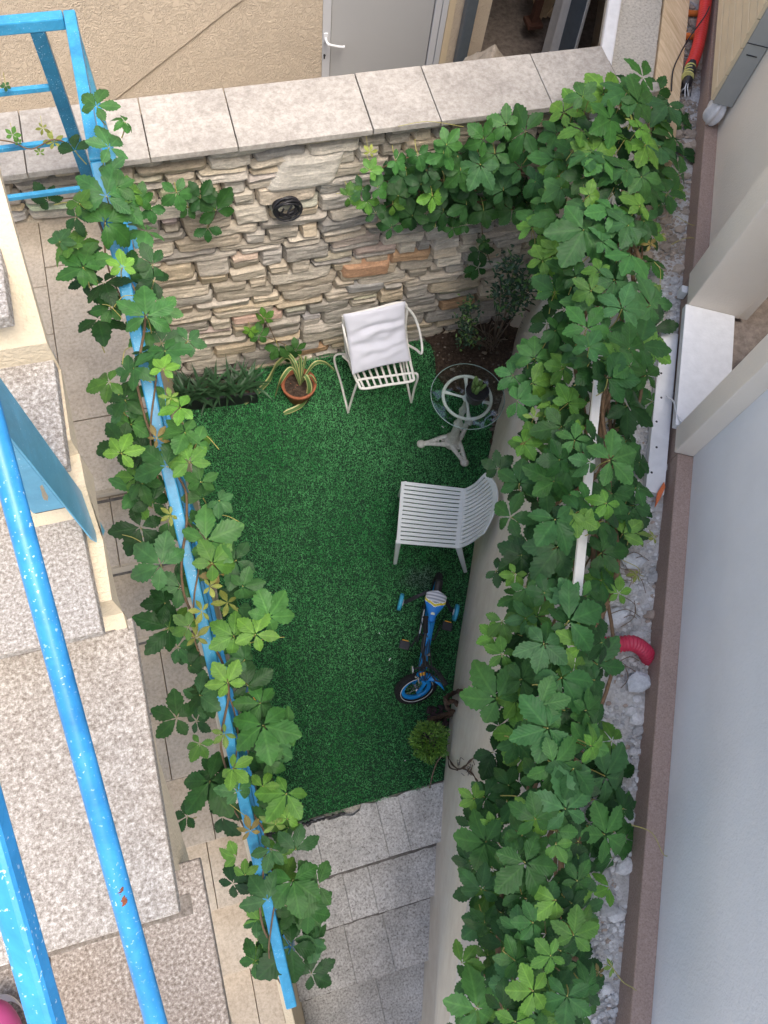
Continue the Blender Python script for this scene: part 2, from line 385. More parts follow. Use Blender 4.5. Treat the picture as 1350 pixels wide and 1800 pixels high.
me.vertices.foreach_set('co', V.ravel()); me.loops.foreach_set('vertex_index', np.arange(nb*3)); me.polygons.foreach_set('loop_start', np.arange(nb)*3)
me.update(calc_edges=True); me.validate()
base = np.array([.022, .235, .055]); bright = np.array([.17, .53, .21])
mixf = np.clip(.50+.42*gap+.30*gap2+rs.normal(0, .17, nb), 0, 1)[:, None]
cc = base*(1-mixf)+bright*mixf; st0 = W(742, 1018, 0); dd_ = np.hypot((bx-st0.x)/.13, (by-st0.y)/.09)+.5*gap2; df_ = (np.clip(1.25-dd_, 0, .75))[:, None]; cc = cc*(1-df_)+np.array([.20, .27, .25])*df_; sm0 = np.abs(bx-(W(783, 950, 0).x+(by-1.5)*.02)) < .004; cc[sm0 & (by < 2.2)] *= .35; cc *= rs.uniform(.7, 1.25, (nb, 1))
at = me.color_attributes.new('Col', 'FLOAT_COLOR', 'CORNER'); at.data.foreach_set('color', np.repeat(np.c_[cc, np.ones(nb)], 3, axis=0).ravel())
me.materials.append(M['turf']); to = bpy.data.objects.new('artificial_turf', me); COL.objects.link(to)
to['kind'] = 'stuff'; tag(to, 'bright green artificial turf covering the sunken terrace', 'artificial grass')
# torn dark edge of the turf backing along the stone step
e = MB(); e.tube([(x/40*.52-.29+0*x, -.094+.004*math.sin(x*1.7)+.008*noise.noise(Vector((x*.8, 1, 1))), .006+.008*abs(math.sin(x*2.3))) for x in range(41)], [.006+.012*abs(noise.noise(Vector((x*.6, 3, 3))))*2 for x in range(41)], 6)
tag(e.build('turf_edging', 'black'), 'frayed black edge of the turf mat along the top white stone step', 'edging')

# soil bed with pebbles
sb = MB()
def soilf(u, v):
    y = 1.85+(3.36-1.85)*v; a = soil_left(min(y, 3.2)) or (soilL[0].x); a -= .01
    b = right_edge(y)+.08; x = a+(b-a)*u
    return (x, y, .012+.03*noise.noise(Vector((x*7, y*7, 0)))*min(1, u*6)+.02*noise.noise(Vector((x*25, y*25, 4)))+(.05*u if y > 2.5 else 0))
sb.sheet(soilf, 40, 70); struct(sb.build('soil_bed', 'dirt'))
def pebble(mb, c, r, col, sq=.6, rng=rnd):
    st = 6; vs = []; q = rng.random()*9; a0 = rng.random()*3
    for i in range(1, 4):
        for k in range(st):
            th = math.pi*i/4; a = a0+2*math.pi*k/st; j = 1+.35*noise.noise(Vector((q+i*.9, k*1.3, q)))
            vs.append((c[0]+r*j*math.sin(th)*math.cos(a)*1.25, c[1]+r*j*math.sin(th)*math.sin(a), c[2]+r*j*sq*math.cos(th)))
    vs += [(c[0], c[1], c[2]+r*sq), (c[0], c[1], c[2]-r*sq)]
    fs = [(i*st+k, i*st+(k+1) % st, (i+1)*st+(k+1) % st, (i+1)*st+k) for i in range(2) for k in range(st)]
    fs = [f[::-1] for f in fs]+[(k, (k+1) % st, 3*st) for k in range(st)]+[(2*st+(k+1) % st, 2*st+k, 3*st+1) for k in range(st)]
    mb.add(vs, fs, col)
pb = MB()
for _ in range(420):
    v = rnd.random(); u = rnd.random(); p = soilf(u, v); big = rnd.random() < .1
    w = rnd.uniform(.25, 1); pebble(pb, (p[0], p[1], p[2]+.004), rnd.uniform(.012, .024) if big else rnd.uniform(.003, .010), (.42*w, .36*w, .30*w) if rnd.random() < .6 else (.10, .07, .05))
o = pb.build('pebbles', 'gravel'); o['kind'] = 'stuff'; tag(o, 'small pebbles and clods scattered over the dark soil bed', 'pebbles')

# --- smooth boundary wall on the right
bw = MB(); T = MB()
TOPZ = H-3.72
def wl(u, v):
    f = u*(len(foot)-1); i = min(int(f), len(foot)-2); p = foot[i].lerp(foot[i+1], f-i)
    s_ = toS(p); n0 = toN(p); z = -1.6+(TOPZ+1.6)*v; n1 = .785
    k = max(0, min(1, z/TOPZ)); n = n0*(1-k)**1.15+n1*(1-(1-k)**1.15)+.006*noise.noise(Vector((s_*2, z*2, 0)))
    return NS(n, s_, z)
bw.sheet(lambda u, v: wl(v, u), 26, 60)
for i in range(60):
    a = wl(i/60, 1); b = wl((i+1)/60, 1)
    bw.add([a, b, NS(.97, toS(b), TOPZ), NS(.97, toS(a), TOPZ)], [(0, 1, 2, 3)])
bw_o = bw.build('boundary_wall', 'plaster_wall'); tag(bw_o, 'smooth pale rendered garden wall running down the right side of the terrace', 'wall')
# bank behind it up to the builders' strip
bk = MB()
def bank(u, v):
    s_ = -3+9*v; n = .955+(1.36-.955)*u; z = TOPZ-.02+(H-3.24-TOPZ+.02)*min(1, u*4)
    z += .02*noise.noise(Vector((n*9, s_*9, 2)))
    return NS(n, s_, z)
bk.sheet(bank, 24, 220); struct(bk.build('rubble_ground', 'paleconcrete'))
gv = MB(); rg = random.Random(11)
for _ in range(11000):
    s_ = rg.uniform(-1.2, 5.2); n = rg.uniform(.99, 1.30)
    r = rg.choice([.003, .004, .006, .008, .011]) if rg.random() < .985 else rg.uniform(.018, .034)
    w = rg.uniform(.55, 1.0)
    if s_ > 3.0: c = (.52*w, .44*w, .36*w)
    else: c = (.78*w, .785*w, .78*w) if rg.random() < .94 else (.44, .36, .30)
    p = NS(n, s_, H-3.24+r*.3); pebble(gv, p, r, c, .55, rg)
o = gv.build('rubble', 'gravel'); o['kind'] = 'stuff'; tag(o, 'pale crushed rubble and cement crumbs in the strip beside the brown plinth', 'rubble')

# --- stone wall with coping
sw = thing('stone_wall', 'dry split-stone garden wall with pale stone coping closing the far end of the terrace', 'wall', (1, 3.3, 0))
m = MB(); m.box(-2.6, 3.30, -.4, 2.60, 3.50, H-3.09); m.build('core', 'joint', sw)
st = MB(); rq = random.Random(21)
pal = [(.60, .52, .41), (.54, .48, .39), (.50, .465, .41), (.62, .525, .39), (.58, .53, .46), (.46, .43, .39), (.66, .60, .50), (.57, .51, .42)]
def zw(x, z): return z+.028*noise.noise(Vector((x*1.1, z*1.3, 7)))+.012*noise.noise(Vector((x*4, z*3, 2)))+.012*x*0
special = []
def stone(x0, x1, z0, z1, col, prot, sk=0.0):
    gp = rq.uniform(.0008, .0030); x0 += gp; x1 -= gp; z0 += gp*.8; z1 -= gp*.8
    nu = max(4, int((x1-x0)/.016)); nv = max(3, int((z1-z0)/.012)); q = rq.random()*50
    tilt = rq.uniform(-.02, .02); jl, jr = rq.uniform(-.008, .008), rq.uniform(-.008, .008); tz = rq.uniform(-.005, .005)
    def fn(u, v):
        x = x0+(x1-x0)*u+(jl*(1-u)+jr*u)*(v-.5)*2+sk*(v-.5); z = z0+(z1-z0)*v+tz*(u-.5)
        eu = abs(2*u-1); ev = abs(2*v-1)
        x += .004*noise.noise(Vector((x*30, z*30, q)))*(1 if eu > .9 else .3)
        zz = zw(x, z)+.006*noise.noise(Vector((x*14, z*6, q+3)))*(1 if ev > .9 else .5)
        cr = (eu*ev)**8*.007; zz -= math.copysign(cr, v-.5); x -= math.copysign(cr, u-.5)
        d = prot*(1-eu**22)*(1-ev**14)
        lay = noise.noise(Vector((x*5+q, zz*46, q)))*.0065+noise.noise(Vector((x*16, zz*60, q)))*.005+abs(noise.noise(Vector((x*3+q, zz*22+x*4, 9))))*.008
        d += (lay+tilt*(v-.5)*2)*(1-eu**8)*(1-ev**8)
        return (x, 3.295-d, zz)
    st.sheet(fn, nu, nv, col, smooth=False)
z = -.03; zt = H-3.10
big = [(.66, 1.33, 1.69, 1.98, (.55, .50, .42), .055, .20)]
while z < zt-.01:
    h = rq.choice([.05, .065, .075, .09, .10, .115, .13])
    if z+h > zt-.035: h = zt-z
    x = -1.6+rq.uniform(-.2, 0)
    while x < 2.62:
        L = rq.uniform(.10, .22) if rq.random() < .4 else rq.uniform(.2, .46)
        if h < .065: L *= 1.25
        xm, zm = x+L/2, z+h/2
        inb = False
        if not inb:
            c = list(rq.choice(pal)); w = rq.uniform(.8, 1.15)
            if rq.random() < .018: c = [.50, .33, .20]
            c = [q*w for q in c]
            if h > .095 and rq.random() < .38:
                k = rq.uniform(.35, .65); stone(x, x+L, z, z+h*k, c, rq.uniform(.034, .054))
                c2 = [q*rq.uniform(.85, 1.1) for q in rq.choice(pal)]; stone(x, x+L, z+h*k, z+h, c2, rq.uniform(.034, .054))
            else: stone(x, x+L, z, z+h, c, rq.uniform(.040, .054))
        x += L
    z += h
# the large pale slab and the orange stone
def slab(px, col, prot):
    P = [WY(x, y, 3.25) for x, y in px]
    def fn(u, v):
        a = P[0].lerp(P[1], u); b = P[3].lerp(P[2], u); p = a.lerp(b, v); e_ = (1-abs(2*u-1)**12)*(1-abs(2*v-1)**12)
        return (p.x+.004*noise.noise(p*20), 3.29-(prot+.006*noise.noise(Vector((p.x*7, p.z*18, 0))))*e_, p.z+.005*noise.noise(p*15))
    st.sheet(fn, 24, 12, col, smooth=False)
slab([(463, 340), (590, 322), (612, 262), (497, 275)], (.74, .69, .60), .068)
slab([(598, 488), (686, 478), (688, 455), (600, 466)], (.60, .36, .22), .070)
slab([(606, 513), (678, 503), (677, 492), (606, 500)], (.42, .41, .39), .070)
st.build('stones', 'stonewall', sw)
# coping slabs
jp = [(-60, 213, -45, 320), (34, 205, 47, 306), (244, 181, 264, 277), (394, 159, 418, 257), (625, 130, 655, 227), (742, 117, 772, 207), (932, 95, 970, 180), (1058, 79, 1100, 165)]
ZC = H-3.05; CY0, CY1 = 3.165, 3.575
for a, b in zip(jp[:-1], jp[1:]):
    q = MB()
    xa0, xa1 = W(a[2], a[3], ZC).x, W(a[0], a[1], ZC).x; xb0, xb1 = W(b[2], b[3], ZC).x, W(b[0], b[1], ZC).x
    xa = (xa0+xa1)/2; xb = (xb0+xb1)/2; gp = .003
    if a[0] < 0: xa -= .9
    dz = rq.uniform(-.0015, .0015)
    q.prism([(xa+gp, CY0, ZC-.035+dz), (xb-gp, CY0, ZC-.035+dz), (xb-gp, CY1, ZC-.035+dz), (xa+gp, CY1, ZC-.035+dz)], (0, 0, .035))
    q.build('coping_slab', 'coping', sw, bevel=.003)

# --- house behind the stone wall
HY = 5.6
hs = thing('house', 'beige rendered house with a plain grey door behind the stone wall', 'house', (0, HY, 0))
XL, XR = WY(565, 133, HY).x, WY(765, 112, HY).x + .03
PX = WY(843, 100, HY).x
h_ = MB()
h_.box(-7, HY, -2.2, XL, HY+.35, H+1.2); h_.box(XR+.06, HY, -2.2, PX, HY+.35, H+1.2); h_.box(XL, HY, 2.25, XR+.06, HY+.35, H+1.2)
h_.box(PX-.30, HY+.35, -2.2, PX, HY+4, H+1.2)
h_.build('wall', 'beige', hs)
# raised plaster field with a slanting lower edge (above-left of the crease)
a0 = WY(190, 184, HY); a1 = WY(385, 30, HY); a2 = WY(470, -30, HY)
q = MB(); q.prism([Vector((-7, HY-.012, a0.z-.35)), Vector((a0.x, HY-.012, a0.z)), Vector((a1.x, HY-.012, a1.z)), Vector((a2.x, HY-.012, a2.z+.02)), Vector((a2.x, HY-.012, H+1.2)), Vector((-7, HY-.012, H+1.2))], (0, .0125, 0))
q.build('plaster_band', 'beige', hs, bevel=.006)
q = MB(); q.box(XR+.0, HY-.012, -2.2, XR+.055, HY+.2, 2.3); q.build('door_reveal', 'shutter', hs)
dr = MB(); dr.box(XL+.075, HY+.012, -.1, XR-.12, HY+.05, 2.15); dr = dr.build('door', 'door', hs, bevel=.004)
fr = MB(); fr.box(XL+.002, HY+.0, -.1, XL+.070, HY+.06, 2.24); fr.box(XR-.112, HY+.0, -.1, XR-.055, HY+.06, 2.24); fr.box(XR-.050, HY-.006, -.1, XR-.002, HY+.06, 2.24); fr.box(XL+.07, HY, 2.16, XR-.112, HY+.06, 2.24)
fr.build('door_frame', 'aluminium', hs, bevel=.003)
q = MB(); q.box(XL+.07, HY+.03, -.1, XR-.05, HY+.08, 2.16); q.build('door_seal', 'black', hs)
hp = WY(574, 72, HY-.03); hq = WY(606, 82, HY-.05)
q = MB(); q.tube(smooth_path([hp+Vector((0, .05, .005)), hp+Vector((0, -.02, 0)), hp+Vector((.025, -.035, -.012)), hq+Vector((-.03, 0, .0)), hq]), [.011]*21, 8)
q.bar(hp+Vector((-.0, .028, .045)), hp+Vector((0, .028, -.03)), .032, .012, (0, -1, 0)); q.build('door_handle', 'foam', dr)
kp = WY(570, 97, HY-.002)
q = MB(); q.lathe(kp+Vector((0, -.002, .004)), [(0.001, .008), (.009, .008), (.009, 0)], 12, (0, -1, 0)); q.box(kp.x-.005, HY-.008, kp.z-.03, kp.x+.005, HY-.001, kp.z); q.build('keyhole', 'black', dr)
# drain pipe on the corner pier
dpx0, dpx1 = WY(798.7, 105, HY-.08).x, WY(820, 104, HY-.08).x
q = MB(); q.box(dpx0+.02, HY-.085, -.2, dpx1+.0, HY-.012, H+1); o = q.build('drainpipe', 'darkgrey', bevel=.006); tag(o, 'dark grey square drainpipe on the corner of the beige house', 'drainpipe')

# passage: floor, ceiling, back
q = MB(); q.box(-7, 3.50, -.32, 7.5, 12, -.16); struct(q.build('passage_floor', 'floor_dark'))
q = MB(); q.box(PX, HY+.05, 2.9, 7.0, 10, 3.2); q.box(PX, 9, -.2, 7, 9.2, 3.2); q.box(6.6, 5.3, -.2, 6.8, 9.2, 3.2); o = q.build('passage_vault', 'concrete'); tag(o, 'concrete ceiling and end wall enclosing the dark side passage', 'ceiling')

# rock
rk = MB(); c0 = Vector((WY(846, 140, 4.8).x+.05, 4.8, .22))
def rockf(u, v):
    th = math.pi*u; a = 2*math.pi*v; d = Vector((math.sin(th)*math.cos(a), math.sin(th)*math.sin(a), math.cos(th)))
    r = 1+.28*noise.noise(d*1.4+Vector((3, 1, 0)))+.10*noise.noise(d*4)+.03*noise.noise(d*13)
    return c0+Vector((d.x*.36*r, d.y*.45*r, d.z*.86*r))
rk.sheet(rockf, 40, 48); tag(rk.build('boulder', 'rock'), 'pale rough boulder standing at the mouth of the side passage', 'rock')

# boards leaning in the passage
def board(px0, px1, Yp, w, mat, label, cat='board', th=.03, lenm=2.4, leanx=.35):
    a = WY(px0[0], px0[1], Yp); b = WY(px1[0], px1[1], Yp+.05)
    d = (b-a).normalized(); a2 = a-d*.5; b2 = a+d*lenm
    m_ = MB(); m_.bar(a2, b2, th, w, (0.35, -1, .1)); tag(m_.build('leaning_board', mat, bevel=.002), label, cat, 'boards leaning in the side passage')
for (x0, x1, mt, w, lb, Yp) in [(968, 990, 'whitepaint', .12, 'white board leaning in the passage, farthest left of the leaning boards', 6.25), (984, 1008, 'whitepaint', .14, 'white board leaning second from the left in the side passage', 5.9),
        (1001, 1024, 'darkgrey', .17, 'dark grey board leaning between the pale boards in the side passage', 5.75), (993, 1014, 'shutter', .05, 'thin cream batten leaning between two boards in the side passage', 5.85),
        (1012, 1036, 'whitepaint', .07, 'narrow pale board farthest right in the side passage', 5.7)]:
    p0 = (x0-4, 84); p1 = (x0+19, 0); board(p0, p1, Yp, w, mt, lb)
q = MB(); a = WY(938, 36, 6.6); q.bar(a, a+Vector((.02, 0, 1.6)), .07, .07, (0, -1, 0)); q.bar(a-Vector((0, 0, .04)), a+Vector((0, 0, .0)), .16, .16, (0, -1, 0)); tag(q.build('timber_prop', 'darkwood', bevel=.005), 'dark reddish timber prop standing behind the leaning boards', 'post')
q = MB()
for k in range(9):
    a = WY(952+rnd.uniform(-8, 16), 30+rnd.uniform(-25, 25), 6.8); q.bar(a, a+Vector((rnd.uniform(-.3, .3), rnd.uniform(-.1, .1), rnd.uniform(.1, .5))), .06, .025, (0, -1, 0))
tag(q.build('timber_offcuts', 'wood', bevel=.003), 'yellowish timber offcuts heaped at the back of the side passage', 'timber')

# side wall under the white gutter
zc = H-3.2
q = MB(); sE = 5.0
q.nbox(.70, 3.95, -.3, 1.02, sE, zc-.02); q.nbox(1.02-.0, sE, -.3, 1.3, 9, zc-.04)
o = q.build('retaining_wall', 'beige_smooth'); tag(o, 'pale rendered retaining wall below the white gutter, right of the side passage', 'wall')
q = MB(); q.nbox(.70, 3.55, zc-.3, .995, 9, zc); struct(q.build('concrete_path', 'concrete'))
q = MB(); q.nbox(.655, 3.98, zc-.03, .735, 9, zc+.035); o = q.build('gutter', 'foam', bevel=.012); tag(o, 'white plastic gutter along the left edge of the concrete strip', 'gutter')
q = MB(); pebble(q, NS(.70, 3.90, zc+.01), .045, (1, 1, 1)); pebble(q, NS(.72, 3.86, zc+.0), .03, (1, 1, 1)); tag(q.build('foam_lump', 'foam'), 'lump of white foam at the end of the white gutter', 'foam')
q = MB(); q.nbox(1.005, 3.75, zc-.03, 1.165, 8, zc+.02); o = q.build('timber_plank', 'wood', bevel=.003); tag(o, 'raw yellowish timber plank lying beside the concrete strip', 'plank')

# pipes in the builders' strip
def corrugated(path, r, pitch, name, mat, label, cat, amp=.07):
    P = smooth_path(path, 24); L = [0]
    for a, b in zip(P[:-1], P[1:]): L.append(L[-1]+(b-a).length)
    tot = L[-1]; n = int(tot/pitch*4); Q = []; rr = []; j = 0
    for i in range(n+1):
        d = tot*i/n
        while j < len(L)-2 and L[j+1] < d: j += 1
        t = (d-L[j])/(L[j+1]-L[j]+1e-9); Q.append(P[j].lerp(P[j+1], t)); rr.append(r*(1+amp*(1 if (i//2) % 2 else -1)))
    q = MB(); q.tube(Q, rr, 16); o = q.build(name, mat); tag(o, label, cat); return o
zr = H-3.2
corrugated([W(1214, 118, zr+.03), W(1226, 85, zr+.05), W(1235, 40, zr+.06), W(1243, -20, zr+.08), W(1252, -140, zr+.10)], .036, .02, 'drain_hose', 'red', 'bright red corrugated hose beside the raw timber plank', 'hose', .03)
corrugated([W(1055, 1133, zr+.02), W(1085, 1133, zr+.05), W(1112, 1131, zr+.055), W(1134, 1145, zr+.02), W(1140, 1160, zr-.05)], .033, .014, 'duct_hose', 'pinkred', 'crimson corrugated hose end poking out of the creeper onto white rubble', 'hose')
for (y, lb) in ((23, 'orange pipe crossing the rubble under the red hose, nearer the top edge'), (64, 'orange pipe stub in the rubble below the other orange pipe')):
    q = MB(); q.tube([W(1196, y, zr-.01), W(1236, y+1, zr-.01)], .018, 14); q.tube([W(1203, y, zr-.01), W(1210, y, zr-.01)], .021, 14); tag(q.build('drain_pipe', 'orange'), lb, 'pipe', 'orange pipes in the rubble strip')
cb = thing('cable_bundle', 'bundle of cables wrapped in black and yellow tape below the red hose', 'cable', W(1212, 130, zr))
q = MB(); q.tube(smooth_path([W(1216, 112, zr+.04), W(1213, 128, zr+.04), W(1208, 145, zr+.02), W(1203, 162, zr)]), [.03]*4+[.034]*4+[.030]*4+[.018]*4, 12); q.build('wrapping', 'black', cb)
for (a, b) in ((119, 120.4), (124, 125.4), (129, 130.2), (134, 136)):
    q = MB(); q.tube([W(1214-(a-118)*.3, a, zr+.041), W(1214-(b-118)*.3, b, zr+.041)], .0335 if a < 130 else .0365, 14); q.build('yellow_tape', 'tape', cb)
for k in range(6):
    q = MB(); q.tube(smooth_path([W(1208+k, 140, zr+.03), W(1203+k*2+rnd.uniform(-3, 3), 152, zr+.03), W(1198+k*3, 165+rnd.uniform(-6, 6), zr)]), .003, 6); q.build('wire', 'black' if k % 2 else 'foam', cb)
q = MB(); q.tube(smooth_path([W(1247, 12, zr+.14), W(1238, 30, zr+.13), W(1212, 66, zr+.06), W(1194, 98, zr+.04), W(1183, 125, zr+.04), W(1180, 160, zr+.03)]), .0045, 6); tag(q.build('loose_cable', 'black'), 'thin black cable curving from the red hose over the timber plank', 'cable')

# --- the neighbour's house
nb_ = thing('neighbour_house', 'pale rendered building with brown plinth along the right edge', 'house', NS(1.4, 2, H-3.24))
ZL = H-3.11; zb = H-3.26
q = MB(); q.nbox(1.300, -4, zb-.3, 1.50, 1.87, ZL); q.nbox(1.300, 2.94, zb-.3, 1.5, 9, ZL); q.nbox(1.300, 1.8705, zb-.3, 1.5, 2.9395, ZL-.012); q.build('plinth', 'plinth', nb_, bevel=.006)
q = MB(); q.nbox(1.375, -4, ZL+.001, 1.60, 1.872, H+.9); q.build('wall', 'grey_stucco', nb_)
q = MB(); q.nbox(1.375, 2.938, ZL+.001, 1.60, 9, H+.9); q.nbox(1.36, 2.725, ZL-.005, 1.60, 2.937, H+.9); q.build('side_wall', 'warm_lit_stucco', nb_)
q = MB(); q.nbox(1.285, 1.873, ZL-.010, 1.56, 2.01, H+.9); q.build('window_jamb', 'warm_lit_stucco', nb_, bevel=.006)
q = MB(); q.nbox(1.285, 2.722, ZL-.010, 1.56, 2.936, H+.9); q.build('window_jamb', 'warm_lit_stucco', nb_, bevel=.006)
q = MB(); q.nbox(1.272, 2.012, ZL-.03, 1.53, 2.72, ZL+.012); q.build('window_sill', 'foam', nb_, bevel=.003)
q = MB(); q.nbox(1.532, 1.5, ZL-.12, 4, 3.6, ZL-.04); q.nbox(1.62, 3.3, ZL-.04, 4, 3.5, H+.9); q.nbox(1.62, 1.4, ZL-.04, 4, 1.6, H+.9); q.nbox(3.9, 1.6, ZL-.04, 4, 3.3, H+.9); q.build('room', 'floor_dark', nb_)
q = MB(); a = W(1340, 505, ZL-.02); q.nbox(1.60, 3.02, ZL-.035, 2.2, 3.07, ZL+.02); q.nbox(1.62, 3.10, ZL-.035, 2.2, 3.25, ZL+.06); tag(q.build('timber_batten', 'wood', bevel=.003), 'raw timber battens on the floor inside the window opening', 'timber')
q = MB(); q.tube(smooth_path([W(1303, 642, ZL+.02), W(1316, 634, ZL+.04), W(1333, 626, ZL+.05), W(1352, 610, ZL+.04), W(1370, 590, ZL+.04)]), .010, 8); q.tube(smooth_path([W(1306, 641, ZL+.03), W(1320, 629, ZL+.05), W(1342, 616, ZL+.05), W(1360, 600, ZL+.04)]), .008, 8); tag(q.build('blue_cable', 'bluehose'), 'blue plastic cable lying over the lower edge of the window opening', 'cable')
q = MB(); q.tube(smooth_path([W(1172, 696, zr+.03), W(1184, 706, zr+.06), W(1188, 722, zr+.09), W(1196, 740, ZL+.02), W(1201, 744, ZL+.02)]), .0045, 6); tag(q.build('cord', 'foam'), 'thin white cord looping from the white board to the window sill', 'cord')
wpz = WN(1205, 517, 1.298)
q = MB(); q.nbox(1.262, toS(wpz)-.02, wpz.z-.025, 1.299, toS(wpz)+.025, wpz.z+.035); o = q.build('plinth_socket', 'foam', bevel=.006); tag(o, 'small white plastic socket on the brown plinth just above the white sill', 'socket')
# louvred cabinet on the wall
cbn = thing('louvred_cabinet', 'cream slatted cabinet with grey sheet metal side fixed above the brown plinth', 'cabinet', NS(1.3, 4.2, H-2.95))
z0 = H-2.95
q = MB(); q.nbox(1.262, 3.975, z0, 1.372, 7.5, H-.4); q.build('casing', 'greybox', cbn, bevel=.004)
q = MB()
for k in range(16):
    za = z0+.02+k*.155; q.nbox(1.243, 3.972, za, 1.261, 7.5, za+.149)
    q.nbox(1.237, 3.974, za+.062, 1.2425, 7.5, za+.078)
q.build('louvres', 'shutter', cbn, bevel=.002)
for za in (z0+.30, z0+.62):
    q = MB(); q.nbox(1.29, 3.970, za, 1.345, 3.9745, za+.004); q.build('seam', 'black', cbn)
    q = MB(); q.nbox(1.262, 3.9705, za+.06, 1.37, 3.9748, za+.062); q.build('seam', 'black', cbn)
q = MB(); cc0 = NS(1.315, 4.02, z0-.075)
q.sheet(lambda u, v: cc0+Vector(((.05+.012*math.sin(v*38+u*6))*math.sin(math.pi*u)*math.cos(2*math.pi*v), (.05+.012*math.sin(v*38+u*6))*math.sin(math.pi*u)*math.sin(2*math.pi*v), .085*math.cos(math.pi*u))), 16, 36)
tag(q.build('cloth_bundle', 'whitecloth'), 'crumpled white cloth stuffed under the louvred cabinet', 'cloth')
# white board with nail heads on the rubble, bits
q = thing('white_board', 'long narrow white board with dark nail heads lying against the brown plinth', 'board', NS(1.23, 2, zr))
a = MB(); a.nbox(1.195, 1.68, zr-.03, 1.285, 2.60, zr+.012); a.build('panel', 'foam', q, bevel=.003)
for k in range(6): a = MB(); p = NS(1.215+.012*(k % 2), 1.78+k*.14, zr+.012); a.lathe(p, [(.0005, .003), (.005, .002), (.006, 0)], 8); a.build('nail_head', 'black', q)
q = MB(); q.prism([W(1150, 893, zr+.02), W(1154, 868, zr+.03), W(1166, 848, zr+.03), W(1168, 858, zr+.03), W(1160, 876, zr+.03)], (0, 0, .012)); tag(q.build('tile_shard', 'brick', bevel=.002), 'sharp orange clay shard lying on rubble beside the brown plinth', 'shard')
for k, (x, y, lb) in enumerate([(1085, 1085, 'flat pale stone on rubble just above the crimson hose'), (1125, 1200, 'bluish white flat stone against the plinth below the crimson hose'), (1110, 985, 'pale grey stone on rubble at the tip of the creeper')]):
    q = MB(); p = W(x, y, zr); rr2 = random.Random(k); pebble(q, p, .05, (.62, .65, .68), .4, rr2); tag(q.build('loose_stone', 'gravel', bevel=.003), lb, 'stone', 'loose stones on the rubble strip')
q = MB()
for k in range(16):
    y = rnd.uniform(950, 1260); x = 1150-(y-950)*.09+rnd.uniform(-45, -5); a = W(x, y, zr+.012); ang_ = rnd.uniform(0, 3.1); L = rnd.uniform(.05, .16)
    q.tube(smooth_path([a, a+Vector((math.cos(ang_)*L/2, math.sin(ang_)*L/2, .012)), a+Vector((math.cos(ang_+.4)*L, math.sin(ang_+.4)*L, 0))], 3), .0018, 4)
o = q.build('dry_twigs', 'twig'); o['kind'] = 'stuff'; tag(o, 'thin dry twigs strewn over the white rubble', 'twigs')

# --- lower stair on the left with landing, stringer
ls = thing('lower_stair', 'sandy tiled staircase descending on the left beside the sunken terrace', 'staircase', (-.8, 1, 1))
XE = -.345; ZLAND = H-3.47
def slabs(mb_list, x0, x1, y0, y1, ztop, th, parent, mat, name='tread'):
    m_ = MB(); m_.box(x0, y0, ztop-th, x1, y1, ztop); m_.build(name, mat, parent, bevel=.003)
# landing tiles: courses measured in the photograph
tl = [3.29, 2.83, 2.53, 2.38, 2.20, 2.01]
for a, b in zip(tl[:-1], tl[1:]):
    slabs(None, -1.6, -.735, b+.002, a-.002, ZLAND, .03, ls, 'tile', 'landing_tile')
for a, b in ((3.29, 2.95), (2.946, 2.01)): slabs(None, -.731, XE-.003, b+.002, a-.002, ZLAND, .03, ls, 'tile', 'landing_tile')
slabs(None, -1.6, XE-.003, 1.64-.02, 2.006, ZLAND, .04, ls, 'tile')
jm_ = MB(); core = MB(); core.box(-2.2, 1.66, 0.0, XE-.002, 3.285, ZLAND-.031)
for k in range(9):
    yn = 1.64-.33*(k+1); zt_ = ZLAND-.17*(k+1)
    xs = [-1.6, -.93-.13*(k % 2)+.05*(k % 3), -.62+.14*((k*2) % 3)*.5, XE-.003]
    for a, b in zip(xs[:-1], xs[1:]): slabs(None, a+.002, b-.002, yn-.02, yn+.345, zt_, .035, ls, 'tile')
    jm_.box(-1.6, yn+.318, zt_-.02, XE-.004, yn+.333, zt_+.002)  # dark strip: riser-foot dirt and nose shade in one colour
    core.box(-2.2, yn, -.9, XE-.002, yn+.33, zt_-.036)
core.build('stair_body', 'beige_smooth', ls); jm_.build('dirt_shade_strip', 'joint', ls)
# stringer wall between stair and terrace
q = MB(); prof = [(3.285, -.5), (3.285, ZLAND+.035), (1.62, ZLAND+.035), (1.62-.17*0-3.35, ZLAND+.035-3.35*.515), (1.62-3.35, -1.6), (3.285, -1.6)]
q.prism([(XE+.045, y, z) for y, z in prof], (-.045, 0, 0)); q.build('stringer', 'cream', ls, bevel=.004)

